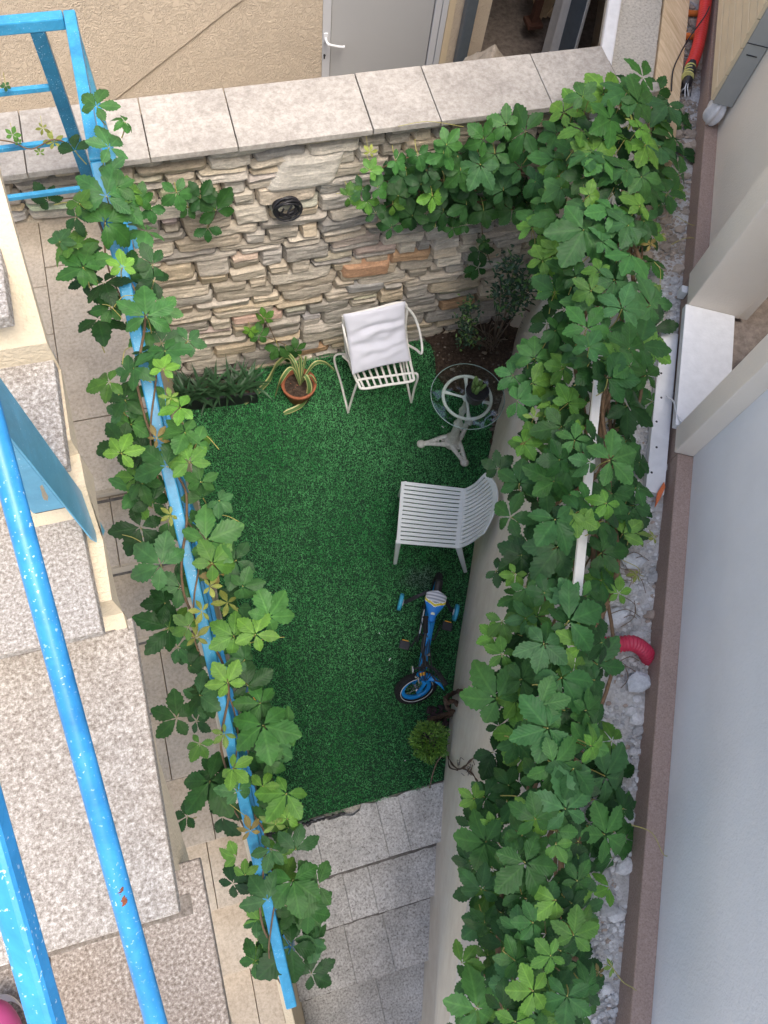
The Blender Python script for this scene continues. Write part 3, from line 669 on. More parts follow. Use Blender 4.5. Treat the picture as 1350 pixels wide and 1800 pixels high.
# --- white stone steps below the terrace
ws = thing('white_stone_steps', 'pitted white stone steps going down from the turf towards the bottom edge', 'steps', (.4, -.4, 0))
noses = [(-.405, -.004), (-.715, -.174), (-1.09, -.344), (-1.44, -.514), (-1.80, -.684)]
yb = -.088; jit = random.Random(4)
jts = [[-.30, .02, .44, .585, 1.4], [-.30, .13, .30, 1.4], [-.30, .07, .33, 1.3], [-.30, .20, .9], [-.3, .3, .9]]
cm = MB(); gm_ = MB()
for (yn, zz), js, k in zip(noses, jts, range(5)):
    for a, b in zip(js[:-1], js[1:]):
        m_ = MB(); n_ = 18
        back = [(a+.0007+(b-a-.0014)*i/n_) for i in range(n_+1)]
        ys = [(yb+.012+.018*noise.noise(Vector((x*13, 1, 2)))+(-.035 if .1 < x < .33 else 0) if k == 0 else yb+.01) for x in back]
        dz_ = jit.uniform(-.003, .003)
        poly = [(back[0], yn-.018+jit.uniform(-.004, .004), zz-.04+dz_), (back[-1], yn-.018+jit.uniform(-.004, .004), zz-.04+dz_)]+[(x, y, zz-.04+dz_) for x, y in zip(back[::-1], ys[::-1])]
        m_.prism(poly, (0, 0, .04)); m_.build('tread', 'whitestone', ws, bevel=.004)
    cm.box(-.30, yn, -2.0, 1.4, yb+.001, zz-.041)
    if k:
        xs_ = [-.298+1.6*i/60 for i in range(61)]; gm_.prism([Vector((x, yb-.047-.010*noise.noise(Vector((x*14, k, 0)))-.006*noise.noise(Vector((x*50, k, 0))), zz-.02)) for x in xs_]+[Vector((1.302, yb, zz-.02)), Vector((-.298, yb, zz-.02))], (0, 0, .0255))  # ragged dark band, part dirt, part painted shadow of the nose above
    yb = yn
cm.build('riser_block', 'whitestone', ws); gm_.build('dirt_shade_strip', 'joint', ws)

# --- near stair on the far left
us = thing('upper_stair', 'coarse speckled stone staircase close below the camera on the left', 'staircase', (-.8, .5, 3.5))
hz = {0: 1.22, 1: 1.39, 2: 1.56, 3: 1.73, 4: 1.90}
def quad_slab(pts, zt_, th, name='tread', mat='granite'):
    m_ = MB(); m_.prism([Vector((p.x, p.y, zt_-th)) for p in pts], (0, 0, th)); m_.build(name, mat, us, bevel=.0035)
def tread(k, br, fr_, bl=None, th=.034, xj=None):
    z_ = H-hz[k]; b = W(*br, z_); f = W(*fr_, z_)
    xs = [None]+([xj] if xj else [])+[-1.7]
    edges = [(b, f)]
    for x in (([xj] if xj else [])+[-1.7]): edges.append((Vector((x, b.y, z_)), Vector((x, f.y, z_))))
    for i in range(len(edges)-1):
        (b0, f0), (b1, f1) = edges[i], edges[i+1]; g_ = .0015 if i else 0
        quad_slab([b0-Vector((g_, 0, 0)), b1+Vector((g_, 0, 0)), f1+Vector((g_, 0, 0)), f0-Vector((g_, 0, 0))], z_, th)
    return b, f
tread(0, (-12, 350), (16, 555)); tread(1, (91, 612), (118, 817)); tread(2, (132, 870), (180, 1110)); tread(3, (232, 1085), (315, 1605), xj=None); 
z4 = H-hz[4]; b4 = W(350, 1508, z4); f4 = W(418, 1880, z4)
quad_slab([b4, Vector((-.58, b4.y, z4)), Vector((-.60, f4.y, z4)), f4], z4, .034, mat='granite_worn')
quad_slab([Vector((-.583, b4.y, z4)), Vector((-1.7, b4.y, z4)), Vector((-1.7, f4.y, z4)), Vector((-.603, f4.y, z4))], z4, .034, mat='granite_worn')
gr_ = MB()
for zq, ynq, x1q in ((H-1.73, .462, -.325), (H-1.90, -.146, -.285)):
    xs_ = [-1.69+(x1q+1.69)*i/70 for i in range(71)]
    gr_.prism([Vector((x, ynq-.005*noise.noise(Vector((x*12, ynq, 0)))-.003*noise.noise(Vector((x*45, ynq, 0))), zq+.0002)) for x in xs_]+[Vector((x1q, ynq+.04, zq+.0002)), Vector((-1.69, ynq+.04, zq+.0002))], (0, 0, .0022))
gr_.build('dirt_shade_strip', 'granite_nose_shade', us)  # strips painted dark as the shadow below each nose
# tile joint on tread 3 is avoided: one long slab; body + cream side wall
body = MB()
topl = [(1.9, .90), (1.22, 1.13), (.955, 1.335), (.95, 1.4245), (.785, 1.4245), (.78, 1.5945), (.495, 1.5945), (.49, 1.7645), (-.05, 1.7645), (-.055, 1.9345), (-.9, 1.9345)]
low = [(-.9, 2.62), (-.03, 2.05), (.18, 1.86), (.42, 1.79), (.52, 1.66), (.63, 1.62), (.72, 1.50), (.86, 1.47), (.955, 1.435), (.96, 1.36), (1.20, 1.17), (1.9, .93)]
def interp(P_, y, side):
    best = []
    for (y0, h0), (y1, h1) in zip(P_[:-1], P_[1:]):
        lo, hi = min(y0, y1), max(y0, y1)
        if lo-1e-9 <= y <= hi+1e-9 and hi > lo: best.append((h0+(h1-h0)*(y-y0)/(y1-y0), (lo+hi)/2 > y))
    for h_, right in best:
        if right == side: return h_
    return best[0][0]
def strips(mb, top, low_, x0, dx):
    ys = sorted(set([round(p[0], 5) for p in top+low_])); 
    for a, b in zip(ys[:-1], ys[1:]):
        ta, tb, la, lb = interp(top, a, True), interp(top, b, False), interp(low_, a, True), interp(low_, b, False)
        mb.prism([(x0, a, H-ta), (x0, b, H-tb), (x0, b, H-lb), (x0, a, H-la)], (dx, 0, 0))
strips(body, topl, low, -.298, -.16); body.build('side_wall', 'cream', us)
body = MB()
top2 = [(2.2, 1.06), (1.16, 1.06), (1.155, 1.255), (.95, 1.255), (.945, 1.4247), (.79, 1.4247), (.785, 1.5947), (.50, 1.5947), (.495, 1.7647), (-.045, 1.7647), (-.05, 1.9347), (-.9, 1.9347)]
low2 = [(-.9, 2.60), (-.03, 2.03), (.42, 1.80), (.95, 1.46), (1.4, 1.30), (2.2, 1.10)]
strips(body, top2, low2, -.4585, -1.3); body.build('stair_body', 'cream', us)

# ================================================================ RAILINGS
# long handrail beside the lower stair: everything of it hangs together
rl = thing('handrail', 'blue steel handrail overgrown by creeper running down the left of the terrace', 'railing', (-.24, 1.4, 2))
RX = -.24
def railpt(x, y):
    d = ray(x, y); k = RX/d[0]; return Vector((RX, d[1]*k, H+d[2]*k))
cA = Vector((RX, 3.02, H-2.2)); cB = Vector((RX, 2.30, H-2.215)); cC = Vector((RX, -.75, H-2.215-3.05*.53))
q = MB(); q.bar(cA+Vector((0, .025, 0)), cB, .046, .046); q.bar(cB+Vector((0, .004, .0)), cC, .046, .046); q.build('top_rail', 'blue', rl, bevel=.006)
q = MB(); q.bar(cB+Vector((0, 0, -.70)), cC+Vector((0, .05, -.70)), .03, .03); q.bar(cA+Vector((0, -.02, -.70)), cB+Vector((0, .002, -.70)), .03, .03); q.build('lower_rail', 'blue', rl, bevel=.003)
q = MB(); q.bar(cB+Vector((0, 0, -.38)), cC+Vector((0, .05, -.38)), .03, .03); q.bar(cA+Vector((0, -.02, -.38)), cB+Vector((0, .002, -.38)), .03, .03); q.build('lower_rail', 'blue', rl, bevel=.003)
for t_ in (.28, .66, .97):
    p = cB.lerp(cC, t_); q = MB(); q.bar(p+Vector((0, 0, -.028)), p+Vector((0, 0, -1.02)), .04, .04, (0, 1, 0)); q.build('post', 'blue', rl, bevel=.003)
# landing railing returning to the left
yb_ = 3.02; q = MB(); q.bar(cA+Vector((-.0255, 0, 0)), Vector((-1.3, yb_, H-2.2)), .05, .05); q.build('top_rail', 'blue', rl, bevel=.006)
pt = Vector((W(57, 60, H-2.2).x-.0, yb_, H-2.2))
q = MB(); q.bar(Vector((-.375, yb_-.0, H-2.226)), Vector((-.375, yb_, ZLAND)), .055, .045, (0, 1, 0)); q.build('post', 'blue_dark', rl, bevel=.003)
q = MB(); q.bar(Vector((RX, yb_-.02, H-2.226)), Vector((RX, yb_-.02, ZLAND)), .04, .04, (0, 1, 0)); q.build('post', 'blue_post', rl, bevel=.003)
for py in (163, 262, 350):
    zz = WY(0, py, yb_).z; q = MB(); q.bar(Vector((-.404, yb_, zz)), Vector((-1.3, yb_, zz)), .022, .022); q.build('cross_bar', 'blue', rl, bevel=.002)
# near stair railing
nr = thing('stair_railing', 'speckled blue stair railing close to the camera at the left edge', 'railing', (-.3, .3, 3.8))
def rl_at(x, y, X):
    d = ray(x, y); k = X/d[0]; return Vector((X, d[1]*k, H+d[2]*k))
a = rl_at(30, 900, -.285); b = rl_at(272, 1790, -.285); d = (b-a).normalized()
q = MB(); q.tube([a-d*.20, b+d*.6], .0158, 18); q.build('middle_rail', 'blue_near', nr)
a = rl_at(-18, 1440, -.285); b = rl_at(84, 1800, -.285); d = (b-a).normalized()
q = MB(); q.bar(a-d*.9, b+d*.6, .028, .026, (1, 0, .2)); q.build('upper_rail', 'blue_near', nr, bevel=.006)
# post: rectangular tube with an outer plate that runs down the side wall
Y0, Y1 = .622, .712; XF = -.310
q = MB(); q.box(XF-.062, Y0, H-1.378, XF-.004, Y1-.03, H-.5); q.build('post', 'blue_post', nr, bevel=.003)
zl, zh = H-1.60, H-.5
q = MB(); q.prism([(XF, Y0-.004, zh), (XF, Y1, zh), (XF, Y1, H-1.60), (XF, Y1-.02, H-1.70), (XF, Y0+.012, H-1.63), (XF, Y0-.004, H-1.55)], (-.0035, 0, 0)); q.build('fixing_plate', 'blue_post', nr, bevel=.001)
q = MB(); q.box(XF-.060, Y0+.003, H-1.385, XF-.006, Y1-.033, H-1.3785); q.build('end_shadow_gap', 'black', nr)  # black sheet drawn in for the shadow gap at the tube end
q = MB(); p = rl_at(78, 868, XF+.0006)
q.add([p+Vector((0, .012*math.cos(a_)*(1+.3*math.sin(3*a_)), .020*math.sin(a_)*(1+.2*math.cos(5*a_)))) for a_ in [k*math.pi/8 for k in range(16)]], [tuple(range(16))]); q.build('paint_chip', 'cream', nr)
q = MB(); p = rl_at(209, 1558, -.285)
for k in range(9): pebble(q, p+(Vector((0, 0, H))-p).normalized()*.0155+Vector((rnd.uniform(-.002, .002), -.003*k, -.0016*k)), .0035+.001*rnd.random(), (1, 1, 1), .5)
q.build('rust_spot', 'rust', nr)

# fence pole in the creeper on the right
q = thing('creeper_rail', 'white painted flat rail carrying the thick creeper on the right', 'rail', NS(.88, 2, 2.3))
ra = WN(1085, 330, .80); rb = WN(1000, 1180, .80); d = (rb-ra)
a_ = MB(); a_.bar(ra-d*.02, rb+d*.10, .036, .02, (0, 0, 1)); a_.build('bar', 'whitepaint', q, bevel=.002)
for t_ in (.0, .35, .7, 1.05):
    p = ra+d*t_; a_ = MB(); a_.bar(p+Vector((0, 0, -.012)), Vector((p.x, p.y, TOPZ-.1)), .025, .025, (0, 1, 0)); a_.build('post', 'whitepaint', q, bevel=.002)

# ================================================================ CREEPER LEAVES
rows = 15
def leaflet_template():
    t = np.linspace(0, 1, rows); w = np.sin(np.pi*np.clip(t, 0, 1)**1.12)**.92; w[-1] = 0; w[0] = .02
    ser = np.where(np.arange(rows) % 2 == 0, .88, 1.06); ser[:4] = 1
    P = np.zeros((rows, 5, 3)); UV = np.zeros((rows, 5, 2))
    for j, u in enumerate((-1, -.5, 0, .5, 1)):
        ww = w*(ser if abs(u) == 1 else 1)
        P[:, j, 0] = u*ww; P[:, j, 1] = t+(.02*(np.arange(rows) % 2) if abs(u) == 1 else 0); UV[:, j, 0] = .5+u*.5*w; UV[:, j, 1] = t-.12*0
    fs = [(i*5+j, i*5+j+1, (i+1)*5+j+1, (i+1)*5+j) for i in range(rows-1) for j in range(4)]
    return P.reshape(-1, 3), UV.reshape(-1, 2), np.array(fs)
LP, LUV, LF = leaflet_template()
class Foliage:
    def __init__(s): s.v = []; s.uv = []; s.col = []; s.pet = MB()
    def leaf(s, c, r, normal, rot, kind=0, rng=rnd, drop=None):
        c = np.array(c, float); n = np.array(normal, float); n /= np.linalg.norm(n)
        a = np.cross(n, [0, 0, 1.0]); a = np.array([1.0, 0, 0]) if np.linalg.norm(a) < .05 else a/np.linalg.norm(a)
        b = np.cross(n, a)
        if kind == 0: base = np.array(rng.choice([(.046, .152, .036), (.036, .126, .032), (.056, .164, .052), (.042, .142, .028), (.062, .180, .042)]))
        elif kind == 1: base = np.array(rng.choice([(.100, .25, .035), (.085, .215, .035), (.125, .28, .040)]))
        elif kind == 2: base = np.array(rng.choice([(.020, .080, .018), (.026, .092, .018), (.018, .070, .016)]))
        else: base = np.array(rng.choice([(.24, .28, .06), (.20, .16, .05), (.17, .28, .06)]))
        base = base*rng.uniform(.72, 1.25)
        angs = [0, 1, -1, 2, -2] ; spread = rng.uniform(56, 68); ln = [1.0, .96, .96, .72, .72]
        if rng.random() < .12: angs = angs[:3]
        for k_, L in zip(angs, ln):
            th = rot+R_(k_*spread+rng.uniform(-7, 7)); L = L*r*rng.uniform(.88, 1.08)
            wd_ = L*rng.uniform(.26, .34)*(1 if kind != 3 else .7)
            dr_ = rng.uniform(.02, .34) if rng.random() < .85 else rng.uniform(.4, .75); fold = rng.uniform(-.12, .30); tw = rng.uniform(-.25, .25); wav = rng.uniform(0, 6)
            P = LP.copy(); x = P[:, 0]*wd_; y = P[:, 1]*L; t = P[:, 1]
            z = np.abs(P[:, 0])*wd_*fold-dr_*L*t**2+x*tw*t+.012*L*np.sin(t*14+wav)*np.abs(P[:, 0])*2+rng.uniform(.0, .05)*r
            y = y*(1-.25*dr_*t)+.05*r
            ct, st_ = math.cos(th), math.sin(th); X = x*ct-y*st_; Y = x*st_+y*ct
            s.v.append(c+X[:, None]*a+Y[:, None]*b+z[:, None]*n)
            s.uv.append(LUV); s.col.append(base*rng.uniform(.9, 1.1))
        dp = np.array(drop) if drop is not None else -n*r*.9-np.array([0, 0, .3*r])
        s.pet.tube(smooth_path([c, c+dp*.5+np.array([rng.uniform(-.1, .1)*r, rng.uniform(-.1, .1)*r, 0]), c+dp], 3), .0022 if r > .05 else .0012, 5)
    def build(s, parent):
        nl = len(s.v); nv = rows*5; V = np.concatenate(s.v); me = bpy.data.meshes.new('foliage')
        Fs = (LF[None]+(np.arange(nl)*nv)[:, None, None]).reshape(-1, 4); nf = len(Fs)
        me.vertices.add(len(V)); me.loops.add(nf*4); me.polygons.add(nf)
        me.vertices.foreach_set('co', V.ravel()); me.loops.foreach_set('vertex_index', Fs.ravel().astype(np.int32)); me.polygons.foreach_set('loop_start', np.arange(nf)*4)
        me.update(calc_edges=True); me.validate()
        uvl = me.uv_layers.new(name='UVMap'); UV = np.tile(LUV[LF.ravel()], (nl, 1)); uvl.data.foreach_set('uv', UV.ravel())
        me.polygons.foreach_set('use_smooth', [True]*nf)
        cc = np.repeat(np.c_[np.array(s.col), np.ones(nl)], len(LF)*4, axis=0)
        at = me.color_attributes.new('Col', 'FLOAT_COLOR', 'CORNER'); at.data.foreach_set('color', cc.ravel())
        me.materials.append(M['leaf']); o = bpy.data.objects.new('foliage', me); COL.objects.link(o); o.parent = parent; o.matrix_parent_inverse = parent.matrix_basis.inverted()
        s.pet.build('leaf_stalks', 'tendril', parent)
def in_poly(x, y, P):
    c = False; j = len(P)-1
    for i in range(len(P)):
        if (P[i][1] > y) != (P[j][1] > y) and x < (P[j][0]-P[i][0])*(y-P[i][1])/(P[j][1]-P[i][1])+P[i][0]: c = not c
        j = i
    return c
def px2m(p):                               # metres per photo pixel at point p
    q_ = CM @ np.array([p[0], p[1], p[2]-H]); return q_[2]/F
def nrm(rng, tilt=.45, bias=(0, 0)):
    return (rng.gauss(bias[0], tilt), rng.gauss(bias[1], tilt), 1.0)

RIGHT = """881,200,45,0 924,231,50,0 857,207,20,3 991,198,32,1 1024,170,32,0 1072,211,44,0 1102,163,46,0 1120,181,42,0 1109,215,16,3 1124,226,31,1 1172,185,40,0 1183,244,46,0
1031,274,36,0 974,281,39,0 1057,281,48,0 1102,300,45,0 1161,259,46,0 1194,307,44,0 987,330,33,0 1128,311,36,0 1035,344,26,1 1172,341,48,2 1076,370,45,0 1124,363,35,1 1026,404,62,0 980,385,50,0
935,400,33,1 1013,430,26,1 1057,426,42,0 1105,396,45,0 1143,411,33,1 1109,448,45,0 954,459,38,1 976,441,30,1 1054,478,31,1 1002,485,42,0 1080,492,40,0 1143,537,54,0 1039,511,32,1 1042,500,14,3
976,515,48,0 1093,544,50,0 1031,578,50,0 1124,607,55,0 1035,611,40,0 976,581,40,2 1068,667,50,2 991,648,35,1 1106,644,40,0 939,630,40,0 935,674,35,1 902,660,35,0 1135,660,40,0
998,709,35,1 968,713,25,1 909,705,40,0 1102,713,55,2 987,750,50,0 939,735,22,3 1013,754,16,1 1072,809,55,0 920,780,32,1 926,772,18,3 974,846,60,0 998,824,52,0 876,824,30,2 913,850,45,0 1076,868,50,0
1117,787,30,2 1124,813,40,2 1118,857,36,0 976,913,55,0 1013,909,38,1 898,909,45,0 1031,924,28,1 1094,939,38,1 1117,939,30,3 980,961,60,0 1106,902,38,2 906,1009,26,1 917,976,40,2 872,1002,30,2
924,1035,32,0 1057,972,45,2 1057,1020,42,2 1087,1043,26,1 1000,1091,65,0 883,1091,35,1 924,1087,36,0 867,1120,28,1 956,1131,50,0 883,1150,32,1 1050,1168,62,0 874,1228,68,0 987,1191,58,0 917,1194,45,0
950,1239,50,0 963,1280,62,0 906,1302,45,0 1030,1249,40,0 972,1342,62,0 1008,1351,54,0 1039,1311,38,1 1063,1364,68,0 908,1400,50,0 994,1422,62,0 941,1440,45,0 834,1404,28,1 866,1449,20,1 854,1480,60,0
923,1516,62,0 1063,1467,60,0 1095,1422,38,2 1030,1524,58,1 977,1484,28,1 846,1564,45,0 977,1582,48,1 1008,1644,45,1 937,1622,38,0 888,1662,60,2 937,1742,45,1 968,1680,35,1 997,1751,48,0 837,1773,58,0
812,1693,34,1 906,1796,45,1 1030,1735,35,0 879,1724,26,0 852,1622,36,2 1070,1560,30,1 1075,1700,16,3 1052,1711,13,3 1143,430,16,3 1160,412,14,3 1155,500,14,3 1118,1010,16,3 1150,945,16,3"""
WALL = """785,255,30,0 780,270,32,0 735,272,27,0 715,315,30,0 695,282,24,0 845,290,40,0 850,245,32,0 915,295,36,0 740,325,30,0 780,320,30,0 820,360,33,0 780,370,28,2 725,380,34,2 690,360,22,1
765,400,22,2 885,335,36,0 688,400,27,2 650,300,22,1 650,268,14,3 612,345,25,1 635,332,28,0 664,330,24,0 660,375,24,2 810,300,34,0 760,345,26,1 850,370,30,2 900,370,30,0 820,395,20,2 870,270,30,0
645,352,22,1 700,345,28,2 750,300,26,2 830,330,30,2 890,220,30,0 795,400,20,2"""
LEFT = """145,463,50,0 183,497,48,2 173,563,58,2 257,557,60,0 235,647,44,0 193,672,40,1 220,703,46,2 290,617,44,0 287,650,32,1 317,717,38,1 325,760,48,0 293,820,60,0 333,813,45,1 213,797,38,1 353,847,35,0
267,883,45,2 247,927,56,2 363,950,62,0 283,993,60,0 373,990,48,1 415,985,54,0 170,187,38,0 192,260,44,0 132,265,34,2 187,345,62,0 140,358,30,1 185,392,58,0 122,430,38,1 146,470,46,0 215,470,30,1
369,1031,22,3 427,1031,38,0 471,1084,54,0 411,1118,45,1 449,1115,46,1 296,1104,60,2 331,1102,30,1 400,1200,40,1 351,1222,50,0 311,1262,48,2 462,1275,66,0 505,1284,45,0 351,1307,30,1 369,1373,68,2
409,1351,35,1 462,1382,30,1 504,1395,52,1 391,1435,48,2 329,1435,30,2 418,1391,40,0 484,1449,30,3 520,1493,45,0 476,1493,35,0 515,1547,60,0 560,1556,55,0 471,1582,48,0 542,1600,50,0 511,1662,66,2
449,1689,38,2 547,1711,40,2 431,1538,24,1 440,1300,36,2 335,1170,34,2 430,1160,34,0 385,880,30,0 300,700,22,3 275,770,24,3 300,905,20,3 400,1060,28,3 355,1075,24,3 250,620,26,2 205,330,34,0
290,1060,38,2 345,1120,30,3 395,1290,26,3 250,850,36,2 440,1460,26,3 505,1440,32,1 195,300,30,0 385,1010,34,3 470,1340,34,0 330,600,34,0 345,780,34,0 220,215,26,0 105,425,28,0"""
def parse(s_): return [tuple(float(q) for q in w.split(',')) for w in s_.split()]
POLY = [(960, 210), (1040, 160), (1090, 135), (1140, 135), (1185, 165), (1200, 220), (1205, 310), (1190, 350), (1150, 390), (1165, 420), (1165, 560), (1150, 600), (1150, 700), (1120, 760), (1125, 830), (1125, 900), (1095, 960), (1085, 1030), (1045, 1090), (1080, 1180), (1045, 1230), (1100, 1340), (1110, 1400), (1095, 1500), (1030, 1560), (1030, 1640), (1030, 1800), (800, 1850), (830, 1720), (850, 1600), (820, 1530), (830, 1450), (860, 1330), (850, 1240), (870, 1100), (900, 990), (880, 870), (905, 750), (910, 650), (960, 570), (955, 480), (940, 380), (930, 260)]
rc = thing('creeper', 'thick mass of five-fingered green creeper smothering the right-hand boundary wall', 'climbing plant', NS(.88, 1.5, TOPZ))
fo = Foliage(); rg = random.Random(5)
def rail_h(x, y):                         # camera-to-leaf drop for the mass on the right
    p = WN(x, y, .885); 
    return p
VIS = [(668, 772), (815, 872), (928, 1040), (1140, 1180)]
POLY = [(x+26 if (x < 930 and 600 < y < 1330) else x, y) for x, y in POLY]
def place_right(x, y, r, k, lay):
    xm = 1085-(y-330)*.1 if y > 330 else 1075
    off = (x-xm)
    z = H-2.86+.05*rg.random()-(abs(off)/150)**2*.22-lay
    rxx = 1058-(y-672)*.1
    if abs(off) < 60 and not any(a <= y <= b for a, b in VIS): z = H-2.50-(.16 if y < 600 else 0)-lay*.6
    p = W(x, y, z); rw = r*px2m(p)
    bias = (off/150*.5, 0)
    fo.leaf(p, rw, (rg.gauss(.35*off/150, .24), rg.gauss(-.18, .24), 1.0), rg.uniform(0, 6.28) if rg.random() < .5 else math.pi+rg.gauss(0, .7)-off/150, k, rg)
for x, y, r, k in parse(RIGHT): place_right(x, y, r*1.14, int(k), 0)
done = []
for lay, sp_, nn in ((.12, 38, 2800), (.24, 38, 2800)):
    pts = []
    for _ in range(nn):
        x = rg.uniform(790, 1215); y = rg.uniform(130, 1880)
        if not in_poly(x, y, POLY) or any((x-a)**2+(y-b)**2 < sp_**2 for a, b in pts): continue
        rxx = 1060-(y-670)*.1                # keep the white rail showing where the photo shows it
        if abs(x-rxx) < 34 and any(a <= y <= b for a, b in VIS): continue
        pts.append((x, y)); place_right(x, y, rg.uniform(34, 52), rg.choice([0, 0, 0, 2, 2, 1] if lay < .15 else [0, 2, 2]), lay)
for x, y, r, k in parse(WALL):
    p = WY(x, y, 3.10-.08*rg.random()); rw = r*px2m(p)
    fo.leaf(p, rw*1.15, (rg.gauss(0, .3), -1, rg.uniform(.5, 1.2)), rg.gauss(0, .6)+ (0 if rg.random() < .5 else math.pi), int(k), rg, drop=(0, .08, .03))
for _ in range(60):
    x = rg.uniform(690, 940); y = rg.uniform(235, 385)
    if y > 400-(x-690)*.05 or y < 300-(x-690)*.32: continue
    p = WY(x, y, 3.18); fo.leaf(p, rg.uniform(24, 34)*px2m(p), (rg.gauss(0, .3), -1, rg.uniform(.4, 1)), rg.uniform(0, 6.28), rg.choice([0, 2, 2]), rg, drop=(0, .05, 0))
fo.build(rc)
sm = MB()
for k in range(9):
    path = []
    off = rg.uniform(-.08, .14)
    for j in range(26):
        s_ = 3.3-j*.18; path.append(NS(.885+off+.06*math.sin(j*.9+k*2)+.03*noise.noise(Vector((j*.5, k, 0))), s_, H-3.08+.06*math.sin(j*.7+k)+.05*(k % 3)))
    sm.tube(smooth_path(path, 3), rg.uniform(.004, .011), 6)
for k in range(26):
    s_ = rg.uniform(-1.2, 3.2); sm.tube(smooth_path([NS(.9, s_, TOPZ-.05), NS(.86+rg.uniform(-.1, .05), s_+rg.uniform(-.1, .1), TOPZ+.25), NS(.9+rg.uniform(-.15, .15), s_+rg.uniform(-.2, .2), H-2.95)], 5), rg.uniform(.004, .008), 6)
for k in range(10):
    x0 = rg.uniform(880, 960); sm.tube(smooth_path([WY(x0, 300+k*6, 3.2), WY(x0-70, 290+k*9, 3.17), WY(x0-150, 300+rg.uniform(-30, 50), 3.18), WY(x0-230, 320+rg.uniform(-30, 60), 3.2)], 5), .004, 5)
sm.build('stem', 'vine_stem', rc)
sm = MB()
for (x, y, x2, y2) in [(1110, 1450, 1165, 1500), (1070, 1690, 1110, 1735), (1190, 380, 1215, 395), (1180, 430, 1214, 418), (1150, 460, 1160, 505), (1095, 985, 1125, 1010), (640, 345, 592, 340), (700, 222, 810, 222), (1100, 620, 1130, 590), (1060, 655, 1046, 690), (1050, 690, 1026, 712)]:
    a_ = W(x, y, H-2.9) if x > 960 or y > 500 else WY(x, y, 3.12); b_ = W(x2, y2, H-3.0) if x > 960 or y > 500 else WY(x2, y2, 3.14)
    mid = a_.lerp(b_, .5)+Vector((rg.uniform(-.02, .02), rg.uniform(-.02, .02), .02)); sm.tube(smooth_path([a_, mid, b_, b_+Vector((.01, -.012, .008))], 5), .0016, 5)
sm.build('tendril', 'tendril', rc)

lc = thing('creeper', 'loose garland of five-fingered creeper twined along the blue handrail on the left', 'climbing plant', (-.24, 1.4, 1.8))
fo = Foliage(); rg = random.Random(9)
def rail_z(x, y):
    p = railpt(max(min(x, 538), -999), y) if x < 500 else None
    return p
def rail_px(y): return 165+(y-280)*.2331
def place_left(x, y, r, k, dz=0.0):
    xr = rail_px(y); pr_ = railpt(xr, y) if y > 60 else cA
    z = pr_.z+.03+dz-abs(x-xr)/90*.10*rg.random()
    p = W(x, y, z); rw = r*px2m(p)
    fo.leaf(p, rw*1.06, (rg.gauss(.2*(x-xr)/80, .28), rg.gauss(-.2, .28), 1.0), math.pi+rg.gauss(0, .8)-(x-xr)/80*.7, k, rg)
for x, y, r, k in parse(LEFT): place_left(x, y, r, int(k), {0: .05, 1: .09, 2: -.06, 3: .06}[int(k)])
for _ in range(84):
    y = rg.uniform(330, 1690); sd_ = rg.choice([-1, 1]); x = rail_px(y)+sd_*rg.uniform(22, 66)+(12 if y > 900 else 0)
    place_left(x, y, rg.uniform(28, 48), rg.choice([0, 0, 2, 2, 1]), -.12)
fo.build(lc)
sm = MB()
for k in range(2):
    path = []
    for j in range(40):
        p = cB.lerp(cC, j/39*.97) if j else cA; a_ = j*.75+k*1.7; rr_ = .040+.03*abs(noise.noise(Vector((j*.4, k, 1))))
        if j > 1: path.append(p+Vector((rr_*math.cos(a_), 0, rr_*math.sin(a_)*.9)))
    sm.tube(smooth_path(path, 3), .0035+.0015*(k % 2), 6)
sm.build('stem', 'vine_stem', lc)
sm = MB()
for (x, y, x2, y2) in [(200, 540, 240, 520), (215, 560, 180, 535), (380, 905, 425, 920), (350, 760, 385, 790), (440, 1130, 500, 1120), (400, 1410, 440, 1440), (230, 610, 215, 640), (160, 375, 95, 360), (260, 960, 215, 940)]:
    p = railpt(rail_px(y), y); a_ = W(x, y, p.z); b_ = W(x2, y2, p.z); sm.tube(smooth_path([a_, a_.lerp(b_, .5)+Vector((0, 0, .03)), b_], 5), .0016, 5)
sm.build('tendril', 'tendril', lc)

# sprays hanging on the stone wall and over the landing rail
def spray(pts, label, plane='Y', stem=None, rs_=1):
    t_ = thing('creeper_spray', label, 'climbing plant', WY(pts[0][0], pts[0][1], 3.2) if plane == 'Y' else W(pts[0][0], pts[0][1], 2.2), group='sprays of creeper by the stone wall')
    f_ = Foliage(); r_g = random.Random(rs_)
    for x, y, r, k in pts:
        p = WY(x, y, 3.12 if plane == 'Y' else plane); f_.leaf(p, r*px2m(p)*1.1, (r_g.gauss(0, .2), -1, r_g.uniform(.4, .9)), r_g.uniform(-.5, .5)+math.pi*(r_g.random() < .6), k, r_g, drop=(0, .06, .01))
    f_.build(t_)
    s_ = MB(); s_.tube(smooth_path([WY(x, y, 3.19 if plane == 'Y' else plane) for x, y in (stem or [(p[0], p[1]) for p in pts])], 5), .003, 6); s_.build('stem', 'vine_stem', t_)
spray([(310, 338, 36, 0), (330, 365, 22, 2), (352, 348, 34, 2), (380, 370, 42, 2), (365, 400, 26, 2)], 'dark creeper spray hanging alone on the stone wall left of the cable coil', rs_=3)
spray([(245, 352, 30, 0), (262, 365, 26, 0), (85, 352, 30, 2)], 'small creeper spray on the stone wall just right of the blue handrail', rs_=4, stem=[(262, 365), (245, 352), (180, 345), (85, 352)])
spray([(843, 440, 24, 2), (851, 425, 15, 2), (840, 470, 22, 2), (825, 478, 14, 2)], 'dark creeper strand dangling on the stone wall above the shrubs', rs_=5, stem=[(845, 370), (848, 410), (852, 430), (862, 465)])
